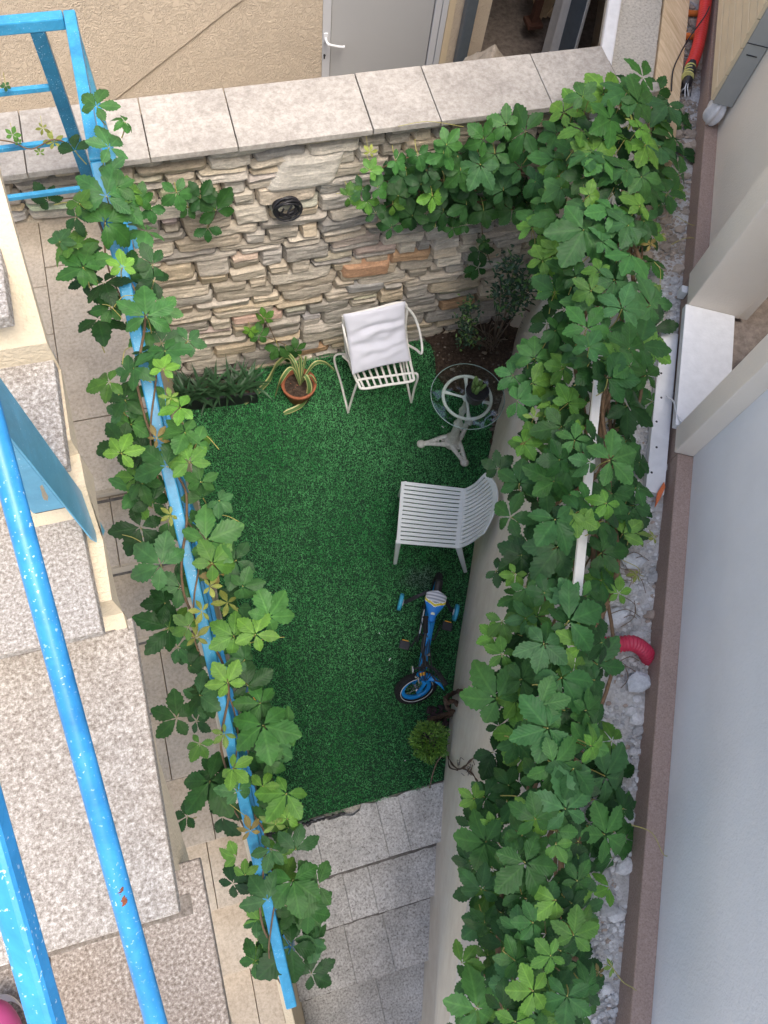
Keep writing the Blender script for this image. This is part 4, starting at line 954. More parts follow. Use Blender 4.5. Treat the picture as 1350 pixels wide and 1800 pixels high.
spray([(455, 590, 24, 0), (465, 560, 20, 1), (490, 610, 26, 0), (505, 620, 22, 2), (520, 615, 20, 0), (440, 580, 16, 1)], 'young creeper climbing the stone wall behind the terracotta pot', rs_=6)
spray([(22, 237, 14, 1), (32, 250, 8, 1), (75, 225, 12, 3), (95, 250, 18, 3), (70, 268, 10, 3), (10, 150, 9, 0)], 'thin reddish creeper shoot reaching left along the landing rail', plane=3.0, rs_=7, stem=[(-10, 245), (22, 250), (55, 262), (95, 245), (130, 258)])

# ================================================================ THINGS ON THE TERRACE
def loc0(p): return Vector((p[0], p[1], 0))
# cable coil on the stone wall
cc_ = WY(502, 362, 3.20); q = MB()
for k in range(9):
    P_ = []; r_ = .066+rnd.uniform(-.013, .010); ox, oz = rnd.uniform(-.010, .010), rnd.uniform(-.010, .010)
    for j in range(30):
        a_ = 2*math.pi*j/30; P_.append(cc_+Vector((ox+r_*math.cos(a_)*1.12, -.004*k+.008*math.sin(a_*2+k), oz+r_*math.sin(a_))))
    q.tube(P_, .0058, 6, closed=True)
q.tube(smooth_path([cc_+Vector((.03, -.04, .04)), cc_+Vector((.0, -.05, -.01)), cc_+Vector((.02, -.045, -.05)), cc_+Vector((-.035, -.04, -.03)), cc_+Vector((-.02, -.045, .03))], 6), .0058, 6)
tag(q.build('cable_coil', 'black'), 'coil of black cable hanging on the stone wall', 'cable')

# ---- white tubular armchair
mc = thing('metal_armchair', 'white tubular steel garden armchair with slatted seat against the stone wall', 'chair', loc0(W(665, 665, 0)))
TR = .0095
fl, frt = W(612, 724, .012), W(723, 706, .012); bl, brt = W(588, 627, .012), W(702, 612, .012)
sfl, sfr = W(627, 671, .40), W(734, 658, .40)
q = MB(); q.tube(smooth_path([bl.lerp(brt, .25), bl, bl.lerp(fl, .5), fl+Vector((0, .015, 0)), fl+Vector((0, .0, .015)), fl.lerp(sfl, .5), sfl+Vector((0, -.01, -.02)), sfl.lerp(sfr, .07)+Vector((0, .012, .004)), sfl.lerp(sfr, .5)+Vector((0, .012, .004)), sfl.lerp(sfr, .93)+Vector((0, .012, .004)), sfr+Vector((0, -.01, -.02)), frt.lerp(sfr, .5), frt+Vector((0, 0, .015)), frt+Vector((0, .015, 0)), brt.lerp(frt, .5), brt, bl.lerp(brt, .75)], 6), TR, 8, closed=False)
q.build('sled_base', 'whitepaint', mc)
sl0, sl1 = W(633, 684, .415), W(729, 669, .415); bk0, bk1 = W(609, 626, .40), W(714, 606, .40)
tp0, tp1 = W(603, 556, .84), W(711, 533, .84)
q = MB(); q.tube(smooth_path([tp0, bk0.lerp(tp0, .5), bk0+Vector((0, -.02, .03)), bk0.lerp(sl0, .5), sl0+Vector((0, .04, 0)), sl0.lerp(sl1, .06), sl0.lerp(sl1, .5), sl0.lerp(sl1, .94), sl1+Vector((0, .04, 0)), bk1.lerp(sl1, .5), bk1+Vector((0, -.02, .03)), bk1.lerp(tp1, .5), tp1, tp0.lerp(tp1, .5)+Vector((0, 0, .01)), tp0], 6), .0105, 8)
q.build('seat_frame', 'whitepaint', mc)
for k in range(9):
    f_ = (k+.5)/9; q = MB(); a_ = sl0.lerp(sl1, .02+.96*f_); b_ = bk0.lerp(bk1, f_); c_ = tp0.lerp(tp1, f_)
    P_ = smooth_path([a_+Vector((0, 0, .004)), a_.lerp(b_, .5)+Vector((0, 0, -.008)), b_+Vector((0, -.03, .012)), b_.lerp(c_, .15), b_.lerp(c_, .6), c_], 5)
    q.tube(P_, .0085, 8, flat_=.25, up=(0, 0, 1)); q.build('slat', 'white_metal', mc)
for pts in ([tp1+Vector((.0, 0, -.02)), W(725, 551, .74), W(734, 570, .66), W(741, 600, .56), W(741, 621, .50), W(731, 614, .46), W(718, 607, .42)],
            [tp0+Vector((0, 0, -.08)), W(607, 592, .70), W(614, 620, .58), W(618, 639, .52), W(610, 632, .46), W(603, 626, .42), bk0]):
    q = MB(); q.tube(smooth_path(pts, 6), TR, 8); q.build('armrest', 'whitepaint', mc)
# cushion
cs = MB(); K0, K1, K2, K3 = W(602, 550, .87), W(711, 527, .87), W(720, 632, .475), W(618, 656, .475)
nrmc = (K1-K0).cross(K3-K0).normalized(); nrmc = nrmc if nrmc.z > 0 else -nrmc
def cush(side):
    def fn(u, v):
        p = K0.lerp(K1, u).lerp(K3.lerp(K2, u), v); e_ = max(0, 1-abs(2*u-1)**4)*max(0, 1-abs(2*v-1)**4); sag = -.030*math.sin(math.pi*v)
        puff = .030*e_**.45
        wr = .008*math.sin(v*30+u*3+2.5*noise.noise(Vector((u*3, v*4, 1))))*e_*(.3+.9*math.exp(-((v-.5)/.22)**2))+.010*noise.noise(Vector((u*5, v*9, side)))*e_
        edge = .012*math.sin(math.pi*u)*(1 if v < .5 else -1)*(abs(2*v-1)**6)+0
        inn = (K3-K0).normalized()*edge+(K1-K0).normalized()*(.010*math.sin(math.pi*v)*(1 if u < .5 else -1)*abs(2*u-1)**6)
        return p+nrmc*(.022+sag+side*puff+(wr if side > 0 else 0))+inn
    return fn
cs.sheet(cush(1), 44, 44); cs.sheet(cush(-1), 20, 20)
tag(cs.build('cushion', 'cloth'), 'pale lavender white cushion leaning on the backrest of the tubular armchair', 'cushion')

# ---- white slatted plastic chair
pc = thing('slatted_chair', 'white moulded plastic chair with narrow slats standing sideways by the smooth wall', 'chair', loc0(W(760, 930, 0)))
sA, sB, sC, sD = W(706, 846, .445), W(697, 955, .445), W(807, 964, .425), W(818, 859, .425)     # front-far, front-near, rear-near, rear-far
tD, tC = W(853, 831, .74), W(850, 938, .74)
back_dir = ((tD-sD)+(tC-sC))*.5
def back_pt(v, w):                         # v across (0 far side .. 1 near side), w up the back
    p = sD.lerp(sC, v); q_ = tD.lerp(tC, v); bul = 4*v*(1-v)
    top = q_+Vector((.055, 0, .07))*bul
    m_ = p.lerp(top, w); return m_+Vector((.035, 0, -.03))*math.sin(math.pi*min(1, w*1.0))*(1-w)*1.0+Vector((.02*bul*math.sin(math.pi*w*.5), 0, 0))
def seat_pt(u, v):                         # u 0 front .. 1 rear
    p = sA.lerp(sD, u).lerp(sB.lerp(sC, u), v); dip = -.014*math.sin(math.pi*v)*math.sin(math.pi*min(1, u*.9))
    fr_ = -.012*(1-min(1, u/.07))**2
    return p+Vector((0, 0, dip+fr_))
NSL = 15; vs_ = []; e0 = .055; slot = .0135
pos = [0, .012, e0]; 
wS = (1-2*e0-(NSL-1)*slot)/NSL*1.0; flag = [0, 0]
cur = e0
nsl = 14
gapw = .016; sw_ = (1-2*e0-nsl*gapw)/(nsl-1); pos = [0, .012, e0]; flag = [0, 0]
for k in range(nsl):
    pos.append(pos[-1]+gapw); flag.append(1)
    if k < nsl-1: pos += [pos[-1]+sw_*.5, pos[-1]+sw_]; flag += [0, 0]
pos += [.988, 1.0]; flag += [0, 0]
def grid_sheet(fn, us, vs, skip):
    q = MB(); V_ = [fn(u, v) for v in vs for u in us]; nu = len(us)
    q.add(V_, [(j*nu+i, j*nu+i+1, (j+1)*nu+i+1, (j+1)*nu+i) for j in range(len(vs)-1) for i in range(nu-1) if not skip(i, j)], smooth=False); return q
us = [0, .02, .05, .2, .35, .5, .65, .8, .93, .97, 1.0]
q = grid_sheet(lambda u, v: seat_pt(u, v), us, pos, lambda i, j: flag[j] and 2 <= i < 8); q.build('seat', 'plastic', pc, solid=.011, bevel=.0025)
ws_ = [0, .04, .10, .22, .36, .5, .64, .78, .86, .93, 1.0]
q = grid_sheet(lambda w, v: back_pt(v, w)+Vector((.001, 0, .001)), ws_, pos, lambda i, j: flag[j] and 1 <= i < 8); q.build('backrest', 'plastic', pc, solid=.011, bevel=.0025)
def leg(top, bot, w0, w1, name='leg'):
    q = MB(); top, bot = Vector(top), Vector(bot); n_ = 8; vs = []
    for i in range(n_+1):
        f_ = i/n_; p = top.lerp(bot, f_); w = w0+(w1-w0)*f_
        for a_, b_ in ((-1, -.7), (1, -.7), (1, .7), (-1, .7)): vs.append(p+Vector((a_*w/2, b_*w/2, 0)))
    q.add(vs, [(i*4+k, i*4+(k+1) % 4, (i+1)*4+(k+1) % 4, (i+1)*4+k) for i in range(n_) for k in range(4)]+[(3, 2, 1, 0), (n_*4, n_*4+1, n_*4+2, n_*4+3)]); q.build(name, 'plastic', pc, bevel=.006)
leg(sB+Vector((.018, .014, -.004)), W(693, 991, .0)+Vector((.006, 0, 0)), .036, .026); leg(sC+Vector((-.0, .014, -.004)), W(818, 1005, .0), .045, .028)
leg(sA+Vector((.018, -.014, -.004)), W(702, 872, .0), .036, .026); leg(sD+Vector((0, -.014, -.004)), W(822, 880, .0), .045, .028)

# ---- round glass table
gt = thing('glass_table', 'round glass garden table on a chipped white cast iron tripod pedestal', 'table', loc0(W(794, 781, 0)))
tc = W(822, 697, .72); bc = W(794, 779, 0)
q = MB(); q.lathe(Vector((tc.x, tc.y, .722)), [(.0001, .0), (.252, 0), (.256, .003), (.256, .007), (.252, .010), (.0001, .010)], 72, smooth=False); to_ = q.build('table_top', 'glass', gt); q = MB(); q.tube([Vector((tc.x+.2565*math.cos(k*math.pi/36), tc.y+.2565*math.sin(k*math.pi/36), .727)) for k in range(72)], .0028, 6, closed=True); q.build('ground_edge', 'glassedge', to_)
q = MB(); R0 = .168
q.tube([tc+Vector((R0*math.cos(a_), R0*math.sin(a_), -.014)) for a_ in [k*math.pi/24 for k in range(48)]], .0115, 8, closed=True)
for k in range(4):
    a_ = R_(-28)+k*math.pi/2+(.25 if k % 2 else 0); q.tube([tc+Vector((R0*math.cos(a_), R0*math.sin(a_), -.016)), tc+Vector((R0*.6*math.cos(a_), R0*.6*math.sin(a_), -.018)), tc+Vector((0, 0, -.022))], [.017, .0095, .012], 8, flat_=.6)
q.lathe(tc+Vector((0, 0, -.035)), [(.001, 0), (.028, 0), (.032, .01), (.028, .02), (.001, .02)], 20); q.build('ring_frame', 'whitepaint', gt)
ax = (tc-Vector((0, 0, .03))-bc); La = ax.length
q = MB(); q.lathe(bc, [(.07, .02), (.072, .045), (.055, .06), (.048, .075), (.040, .085), (.046, .11), (.036, .13), (.031, .20), (.027, .30), (.030, .315), (.036, .325), (.030, .335), (.020, .35), (.019, La*.72), (.026, La*.74), (.029, La*.76), (.020, La*.79), (.015, La*.86), (.014, La*.98), (.03, La)], 24, axis=(0, 0, 1) if False else ax); q.build('pedestal', 'castiron', gt)
for (x, y) in ((737, 782), (817, 817), (0, 0)):
    e_ = W(x, y, 0) if x else bc+(bc-W(737, 782, 0).lerp(W(817, 817, 0), .5)).normalized()*.24
    d = (e_-bc); d.z = 0; L = d.length; dn = d.normalized(); sdv = Vector((-dn.y, dn.x, 0))
    q = MB()
    for sg in (-1, 1):
        q.tube(smooth_path([bc+dn*.035+sdv*.035*sg+Vector((0, 0, .05)), bc+dn*.10+sdv*.026*sg+Vector((0, 0, .045)), bc+dn*.17+sdv*.010*sg+Vector((0, 0, .03)), bc+dn*(L-.035)+sdv*.004*sg+Vector((0, 0, .02))], 5), [.020]*5+[.017]*5+[.016]*6, 8, flat_=.7)
    c_ = bc+dn*(L-.012); q.lathe(Vector((c_.x, c_.y, 0)), [(.020, 0), (.031, .006), (.034, .018), (.026, .032), (.010, .038), (.001, .038)], 20)
    for k in range(3): pebble(q, bc+dn*(.08+.035*k)+Vector((0, 0, .058-.008*k)), .008, (1, 1, 1), .6)
    q.build('foot', 'castiron', gt)
q = MB()
for k in range(3):
    a_ = R_(40+120*k); c_ = bc+Vector((.062*math.cos(a_), .062*math.sin(a_), .0)); q.lathe(c_, [(.018, .0), (.026, .012), (.026, .030), (.016, .045), (.001, .048)], 16)
q.build('boss', 'castiron', gt)

def bladeleaf(mb, base, dirv, L, w, droop, col, n_=8, fold=.3, up=Vector((0, 0, 1)), tip=.0, cols=None):
    d = Vector(dirv).normalized(); sd_ = d.cross(up).normalized() if abs(d.dot(up)) < .97 else Vector((1, 0, 0)); p = Vector(base); vs = []
    for i in range(n_+1):
        t_ = i/n_; ww = w*math.sin(math.pi*min(1, .15+t_*.85))**.6*(1-t_**3) if tip == 0 else w*(1-(1-t_)**6*.5)*(1-max(0, t_-.9)*4)
        u_ = sd_.cross(d).normalized(); vs += [p-sd_*ww/2+u_*fold*ww*.3, p-sd_*ww*.22, p+sd_*ww*.22, p+sd_*ww/2+u_*fold*ww*.3]
        p = p+d*(L/n_); d = (d+Vector((0, 0, -droop/n_))).normalized()
    for i in range(n_):
        for k in range(3):
            c_ = col if cols is None else cols[k]
            mb.add([vs[i*4+k], vs[i*4+k+1], vs[i*4+4+k+1], vs[i*4+4+k]], [(0, 1, 2, 3)], c_, True)
def pot_prof(r0, r1, h, rim=.02, th=.008):
    return [(.001, 0), (r0, 0), (r1*.97, h-rim), (r1*1.06, h-rim), (r1*1.08, h), (r1*1.08-th, h), (r1*.93, h-rim*1.2), (r1*.9, h-.03), (.001, h-.03)]
# potted cactus on the glass
cp = W(834, 700, .735); q = thing('potted_succulent', 'small dark pot holding a stubby green cactus on the glass table', 'potted plant', cp)
a_ = MB(); a_.lathe(cp, pot_prof(.058, .074, .11, .022, .005), 28); a_.build('pot', 'black', q)
a_ = MB(); a_.lathe(cp, [(.001, .083), (.068, .083)], 24); a_.build('soil', 'rubber', q)
a_ = MB(); r_ = random.Random(2)
for k in range(11):
    an = r_.uniform(0, 6.28); rr_ = r_.uniform(0, .036); hgt = r_.uniform(.06, .14); b_ = cp+Vector((rr_*math.cos(an), rr_*math.sin(an)+.030, .083)); ln = Vector((math.cos(an)*rr_*.8, math.sin(an)*rr_*.8, hgt))
    rb_ = r_.uniform(.013, .018); g_ = r_.uniform(.8, 1.3)
    P_ = []; rr2 = []
    for j in range(9): f_ = j/8; P_.append(b_+ln*f_); rr2.append(rb_*(1-.9*f_**4)*(1+.1*(j % 2)))
    a_.tube(P_, rr2, 10, col=(.10*g_, .18*g_, .05*g_))
    for j in range(5): pebble(a_, b_+ln*r_.uniform(.3, .95)+Vector((r_.uniform(-1, 1)*rb_, r_.uniform(-1, 1)*rb_, 0)), .0035, (.13, .20, .07), .9, r_)
a_.build('cactus', 'smallleaf', q)

# terracotta pot with variegated agave
tp_ = W(527, 662, .0); tp_ = Vector((.612, 2.93, 0)); q = thing('potted_agave', 'terracotta pot with a drooping cream-edged strap-leaved plant by the stone wall', 'potted plant', tp_)
pz = .20; prr = .135
a_ = MB(); a_.lathe(tp_, [(.001, 0), (.085, 0), (.112, .13), (.122, .13), (.130, .175), (.135, pz), (.118, pz), (.112, .17), (.10, .16), (.001, .165)], 40); a_.build('pot', 'terracotta', q)
a_ = MB(); a_.sheet(lambda u, v: tp_+Vector((.108*u*math.cos(6.2832*v), .108*u*math.sin(6.2832*v), .168+.012*noise.noise(Vector((u*math.cos(6.28*v)*8, u*math.sin(6.28*v)*8, 1))))), 8, 24); a_.build('soil', 'dirt', q)
r_ = random.Random(8)
for k in range(16): pass
ct = tp_+Vector((.01, 0, .17)); green = (.10, .19, .06); edge_c = (.46, .46, .20)
def strap(px, w, lift=.12):                # leaf arching from the crown to given photo points
    a_ = MB(); P_ = smooth_path([ct]+px, 7); n_ = len(P_); vs = []
    for i, p in enumerate(P_):
        t_ = (P_[min(i+1, n_-1)]-P_[max(i-1, 0)]).normalized(); sd_ = t_.cross(Vector((0, 0, 1))); sd_ = sd_.normalized() if sd_.length > .05 else Vector((1, 0, 0))
        f_ = i/(n_-1); ww = w*(.45+.55*min(1, f_*2.2))*(1-max(0, f_-.93)*6); u_ = sd_.cross(t_).normalized()
        vs += [p-sd_*ww/2+u_*ww*.12, p-sd_*ww*.30, p+sd_*ww*.30, p+sd_*ww/2+u_*ww*.12]
    for k, c_ in ((0, edge_c), (1, green), (2, edge_c)):
        a_.add([v for v in vs], [(i*4+k, i*4+k+1, i*4+4+k+1, i*4+4+k) for i in range(n_-1)], c_, True)
    a_.build('leaf', 'smallleaf', q)
strap([W(513, 648, .36), W(495, 668, .30), W(484, 697, .06)], .036)
strap([W(536, 660, .34), W(544, 685, .22), W(530, 712, .05), W(499, 727, .02)], .042)
strap([W(550, 642, .36), W(570, 638, .33), W(588, 652, .18)], .034)
strap([W(510, 630, .34), W(488, 640, .26), W(470, 672, .05), W(430, 710, .02)], .040)
strap([W(528, 632, .40), W(525, 625, .46)], .026); strap([W(536, 635, .40), W(538, 626, .44)], .018)
strap([W(545, 660, .30), W(556, 674, .22)], .014); strap([W(520, 640, .38), W(508, 622, .38)], .024)

# planter trough with dark spiky plants
pa, pb2 = Vector((-.30, 3.08, 0)), Vector((.30, 3.03, 0)); q = thing('planter_trough', 'long low black trough full of dark spiky plants along the foot of the stone wall', 'planter', pa.lerp(pb2, .5))
a_ = MB(); d = (pb2-pa).normalized(); w_ = Vector((-d.y, d.x, 0))
for (o_, h0, h1) in ((-.085, 0, .13), (.085, 0, .13)): a_.prism([pa+w_*(o_-.006), pb2+w_*(o_-.006), pb2+w_*(o_+.006), pa+w_*(o_+.006)], (0, 0, h1))
for p_ in (pa, pb2-d*.012): a_.prism([p_-w_*.079, p_-w_*.079+d*.012, p_+w_*.079+d*.012, p_+w_*.079], (0, 0, .13))
a_.prism([pa-w_*.095+Vector((0, 0, .1305)), pb2-w_*.095+Vector((0, 0, .1305)), pb2-w_*.078+Vector((0, 0, .1305)), pa-w_*.078+Vector((0, 0, .1305))], (0, 0, .012)); a_.build('trough', 'black', q)
a_ = MB(); a_.prism([pa-w_*.078+d*.013+Vector((0, 0, .05)), pb2-w_*.078-d*.013+Vector((0, 0, .05)), pb2+w_*.078-d*.013+Vector((0, 0, .05)), pa+w_*.078+d*.013+Vector((0, 0, .05))], (0, 0, .055)); a_.build('soil', 'dirt', q)
r_ = random.Random(12)
for k in range(11):
    a_ = MB(); c_ = pa.lerp(pb2, .06+.88*k/10)+w_*r_.uniform(-.04, .05)+Vector((0, 0, .10))
    for j in range(15):
        an = r_.uniform(0, 6.28); el = r_.uniform(.25, 1.2); g_ = r_.uniform(.7, 1.5); bladeleaf(a_, c_, (math.cos(an)*math.cos(el), math.sin(an)*math.cos(el), math.sin(el)), r_.uniform(.14, .29), .024, r_.uniform(.2, 1.0), (.026*g_, .072*g_, .030*g_), 7)
    a_.build('plant', 'smallleaf', q)

# shrubs in the soil corner
def leafy_shrub(name, label, stems, nleaf, lw, cols, seed, tips=1.0, base=None, size=(.022, .045)):
    t_ = thing(name, label, 'shrub', base, group='shrubs in the soil corner'); r_ = random.Random(seed); s_ = MB(); l_ = MB()
    for pts in stems:
        P_ = smooth_path(pts, 5); s_.tube(P_, [.0065*(1-.6*i/(len(P_)-1))*lw for i in range(len(P_))], 6, col=(.2, .15, .1))
        for j in range(nleaf):
            f_ = 1-tips*r_.random()**1.5; p = P_[min(len(P_)-1, int(f_*(len(P_)-1)))]+Vector([r_.gauss(0, .035) for _ in range(3)])
            an = r_.uniform(0, 6.28); el = r_.uniform(-.3, 1.0); c_ = r_.choice(cols); g_ = r_.uniform(.8, 1.25)
            bladeleaf(l_, p, (math.cos(an)*math.cos(el), math.sin(an)*math.cos(el), math.sin(el)), r_.uniform(*size), r_.uniform(.011, .020), r_.uniform(0, .6), tuple(x*g_ for x in c_), 5)
    s_.build('stem', 'twig', t_); l_.build('foliage', 'smallleaf', t_)
b0 = W(862, 612, .02)
leafy_shrub('shrub', 'small glossy-leaved shrub on the left of the dark soil corner', [[b0, W(828, 596, .3), W(822, 575, .5), W(815, 555, .65)], [b0, W(826, 600, .22), W(818, 592, .35)], [b0, W(835, 590, .3), W(826, 545, .75), W(823, 535, .8)], [b0, W(840, 600, .3), W(812, 580, .55)]], 90, 1.0, [(.035, .085, .045), (.05, .11, .05), (.03, .07, .04), (.16, .30, .07)], 31, .42, b0, (.022, .042))
b1 = W(868, 606, .02)
leafy_shrub('shrub', 'taller glossy-leaved shrub reaching up the stone wall beside the smooth wall', [[b1, W(872, 560, .5), W(880, 520, .9), W(878, 492, 1.15)], [b1, W(886, 560, .5), W(898, 505, 1.0), W(915, 490, 1.1)], [b1, W(900, 560, .5), W(925, 515, .95), W(930, 500, 1.1)], [b1, W(880, 540, .6), W(905, 470, 1.2), W(890, 460, 1.3)], [b1, W(890, 550, .6), W(918, 525, .9)]], 120, 1.0, [(.04, .09, .05), (.06, .11, .07), (.03, .075, .04), (.10, .22, .06)], 32, .45, b1, (.024, .048))
b2 = W(905, 612, .02); t_ = thing('thorny_branch', 'dark thorny bare branch curving up against the smooth wall', 'branch', b2); s_ = MB()
P_ = smooth_path([b2, W(928, 588, .22), W(938, 566, .36), W(936, 552, .46), W(922, 542, .6)], 6); s_.tube(P_, [.012-.007*i/len(P_) for i in range(len(P_))], 8)
for (f_, dx, dy) in ((.25, -18, -14), (.35, -22, -18), (.45, -16, -20), (.6, -12, -12), (.8, 4, -26)):
    p = P_[int(f_*(len(P_)-1))]; s_.tube([p, p+Vector((dx*.0035, -dy*.0035, .05))], [.006, .001], 5)
s_.build('stem', 'bark', t_)
t_ = thing('bare_twigs', 'tangle of thin bare twigs rising from the soil between the two shrubs', 'twigs', W(860, 610, 0)); s_ = MB(); r_ = random.Random(17)
for k in range(16):
    a_ = W(862+r_.uniform(-8, 14), 612+r_.uniform(-6, 6), .02); x1, y1 = r_.uniform(822, 905), r_.uniform(545, 600)
    s_.tube(smooth_path([a_, W((862+x1)/2+r_.uniform(-8, 8), (612+y1)/2-6, .25), W(x1, y1, r_.uniform(.3, .6))], 5), .0032, 5)
s_.build('stem', 'twig', t_)
# clipped bright green bush in a pot
bb = Vector((.852, .185, 0)); t_ = thing('potted_bush', 'small round bright green bush in a pot near the white stone step', 'potted plant', bb)
q = MB(); q.lathe(bb, pot_prof(.065, .085, .13, .02), 28); q.build('pot', 'black', t_)
l_ = MB(); r_ = random.Random(5)
for k in range(1500):
    z_ = r_.uniform(-.25, 1); an = r_.uniform(0, 6.28); rr_ = math.sqrt(1-z_*z_) if z_ > -.99 else 0; rad = .112*(1+.34*noise.noise(Vector((math.cos(an)*2, math.sin(an)*2, z_*2))))*r_.uniform(.7, 1.02)
    d = Vector((rr_*math.cos(an), rr_*math.sin(an), z_)); p = bb+Vector((0, 0, .20))+Vector((d.x*rad, d.y*rad, d.z*rad*.85)); g_ = r_.uniform(.7, 1.3)
    dd = (d+Vector([r_.gauss(0, .5) for _ in range(3)])+Vector((0, 0, .4))); bladeleaf(l_, p, dd, r_.uniform(.018, .032), .0075, .2, (.10*g_, .23*g_, .035*g_) if r_.random() < .75 else (.17*g_, .33*g_, .045*g_), 3)
l_.build('foliage', 'smallleaf', t_)
s_ = MB()
for k in range(6): s_.tube([bb+Vector((0, 0, .1)), bb+Vector((.07*math.cos(k), .07*math.sin(k), .26))], .004, 5)
s_.build('stem', 'twig', t_)
# old twisted vine trunk and roots by the wall
t_ = thing('gnarled_vine', 'gnarled brown vine trunk twisting up the smooth wall beside the blue bicycle', 'vine', W(785, 1250, 0)); s_ = MB()
def wall_n(s_, z):
    for i in range(len(foot)-1):
        a, b = toS(foot[i]), toS(foot[i+1])
        if min(a, b) <= s_ <= max(a, b):
            n0 = toN(foot[i])+(toN(foot[i+1])-toN(foot[i]))*(s_-a)/(b-a); k = max(0, min(1, z/TOPZ)); return n0*(1-k)**1.15+.785*(1-(1-k)**1.15)
    return .8
def WALLP(x, y, off=.012):                 # point just in front of the smooth wall on the sight line
    z = TOPZ
    while z > 0:
        p = W(x, y, z)
        if toN(p) >= wall_n(toS(p), z)-off: return p
        z -= .01
    return W(x, y, .02)
def rope(mb, pts, r, n_=3, tw=3.0, k0=0):
    P_ = smooth_path(pts, 9)
    for k in range(n_):
        Q_ = [p+Vector((math.cos(i*.35*tw/3+k*6.28/n_), math.sin(i*.35*tw/3+k*6.28/n_), .4*math.sin(i*.5+k)))*r*.55 for i, p in enumerate(P_)]
        mb.tube(Q_, [r*(.75+.2*math.sin(i*.8+k)) for i in range(len(Q_))], 7)
rope(s_, [W(754, 1266, .03), W(775, 1258, .10), W(795, 1252, .16), W(806, 1246, .22), W(798, 1232, .32), W(786, 1236, .36), W(783, 1228, .36), WALLP(795, 1219), WALLP(808, 1215), WALLP(820, 1220), WALLP(834, 1229)], .0125)
rope(s_, [W(806, 1248, .2), W(793, 1258, .12), W(772, 1262, .04)], .010, 2)
rope(s_, [W(783, 1236, .35), W(787, 1246, .25), W(800, 1250, .2)], .009, 2); s_.build('stem', 'bark', t_)
q = MB()
r_ = random.Random(6)
for k in range(120): p = W(752+r_.uniform(0, 34), 1243+r_.uniform(0, 45), 0); pebble(q, (p.x, p.y, .012), r_.uniform(.006, .016), (.07, .05, .055), .7, r_)
o = q.build('mulch', 'gravel'); o['kind'] = 'stuff'; tag(o, 'dark leaf mould heaped at the foot of the gnarled vine trunk', 'mulch')
t_ = thing('vine_root', 'thin tangled brown roots climbing the smooth wall just below the green bush', 'roots', W(790, 1330, 0)); s_ = MB()
rope(s_, [WALLP(x, y) for x, y in ((786, 1325), (794, 1342), (806, 1352), (818, 1346), (830, 1334), (842, 1331), (850, 1341), (862, 1337))], .0045, 2)
rope(s_, [WALLP(x, y) for x, y in ((812, 1350), (828, 1358), (838, 1372), (845, 1388))], .004, 2)
rope(s_, [WALLP(x, y) for x, y in ((788, 1330), (790, 1348), (804, 1354))], .0035, 2)
for k in range(14):
    x, y, z_ = r_.uniform(806, 832), r_.uniform(1335, 1360), r_.uniform(.5, .7); a_ = WALLP(x, y); s_.tube(smooth_path([a_, WALLP(x+r_.uniform(-6, 6), y+r_.uniform(-4, 8)), WALLP(x+r_.uniform(-8, 8), y+r_.uniform(2, 14))], 3), .0016, 4)
s_.build('stem', 'bark', t_)
s_ = MB(); s_.tube(smooth_path([W(787, 1322, .06), W(772, 1334, .03), W(762, 1356, .02), W(755, 1386, .02)], 5), .0055, 6); tag(s_.build('dry_stick', 'twig'), 'pale dry stick lying on the turf below the green bush', 'stick')

# ---- child's bicycle with stabilisers
bi = thing('child_bicycle', 'small blue childs bicycle with training wheels parked on the turf', 'bicycle', loc0(W(760, 1130, 0)))
def wheel(c, axis, r, tr, parent, mat_t='rubber', rim='bikeblue', spokes=14, knob=True, name='wheel'):
    ax_ = Vector(axis).normalized(); u_ = ax_.orthogonal().normalized(); w_ = ax_.cross(u_); c = Vector(c); pts = [c+(u_*math.cos(a)+w_*math.sin(a))*(r-tr) for a in [2*math.pi*k/64 for k in range(64)]]
    q = MB(); q.tube(pts, tr, 12, closed=True, up=ax_)
    if knob:
        for k in range(56):
            a = 2*math.pi*k/56; d_ = u_*math.cos(a)+w_*math.sin(a); tt = -u_*math.sin(a)+w_*math.cos(a)
            for s_ in (-.55, .0, .55): q.bar(c+d_*(r-tr*.16-abs(s_)*tr*.35)+ax_*(s_*tr)-tt*.004, c+d_*(r-tr*.16-abs(s_)*tr*.35)+ax_*(s_*tr)+tt*.004, tr*.5, tr*.34, d_)
    t_o = q.build(name, mat_t, parent)
    q = MB(); q.lathe(c, [(r-tr*1.7, -.011), (r-tr*1.75, .011), (r-tr*2.9, .009), (r-tr*2.9, -.009), (r-tr*1.7, -.011)], 48, ax_); q.build('rim', rim, t_o)
    q = MB(); q.lathe(c, [(.001, -.028), (.013, -.028), (.013, -.014), (.009, -.012), (.009, .012), (.013, .014), (.013, .028), (.001, .028)], 14, ax_)
    for k in range(spokes):
        a = 2*math.pi*k/spokes; b = a+.5*(1 if k % 2 else -1); q.tube([c+ax_*(.010*(1 if k % 2 else -1))+(u_*math.cos(b)+w_*math.sin(b))*.012, c+(u_*math.cos(a)+w_*math.sin(a))*(r-tr*2.7)], .0013, 4)
    q.build('hub', 'chrome', t_o); return t_o
RW = .150
hub_r = W(764, 1043, RW); hub_f = W(731, 1209, RW*.87)
fwd = (Vector((W(744, 1172, .42).x, W(744, 1172, .42).y, 0))-Vector((hub_r.x, hub_r.y, 0))).normalized(); lat = Vector((fwd.y, -fwd.x, 0))   # lat: to the rider's right
wheel(hub_r, lat, RW, .024, bi)
axf = Vector((.02, -.86, .50)).normalized(); fw = wheel(hub_f, axf, RW, .024, bi)
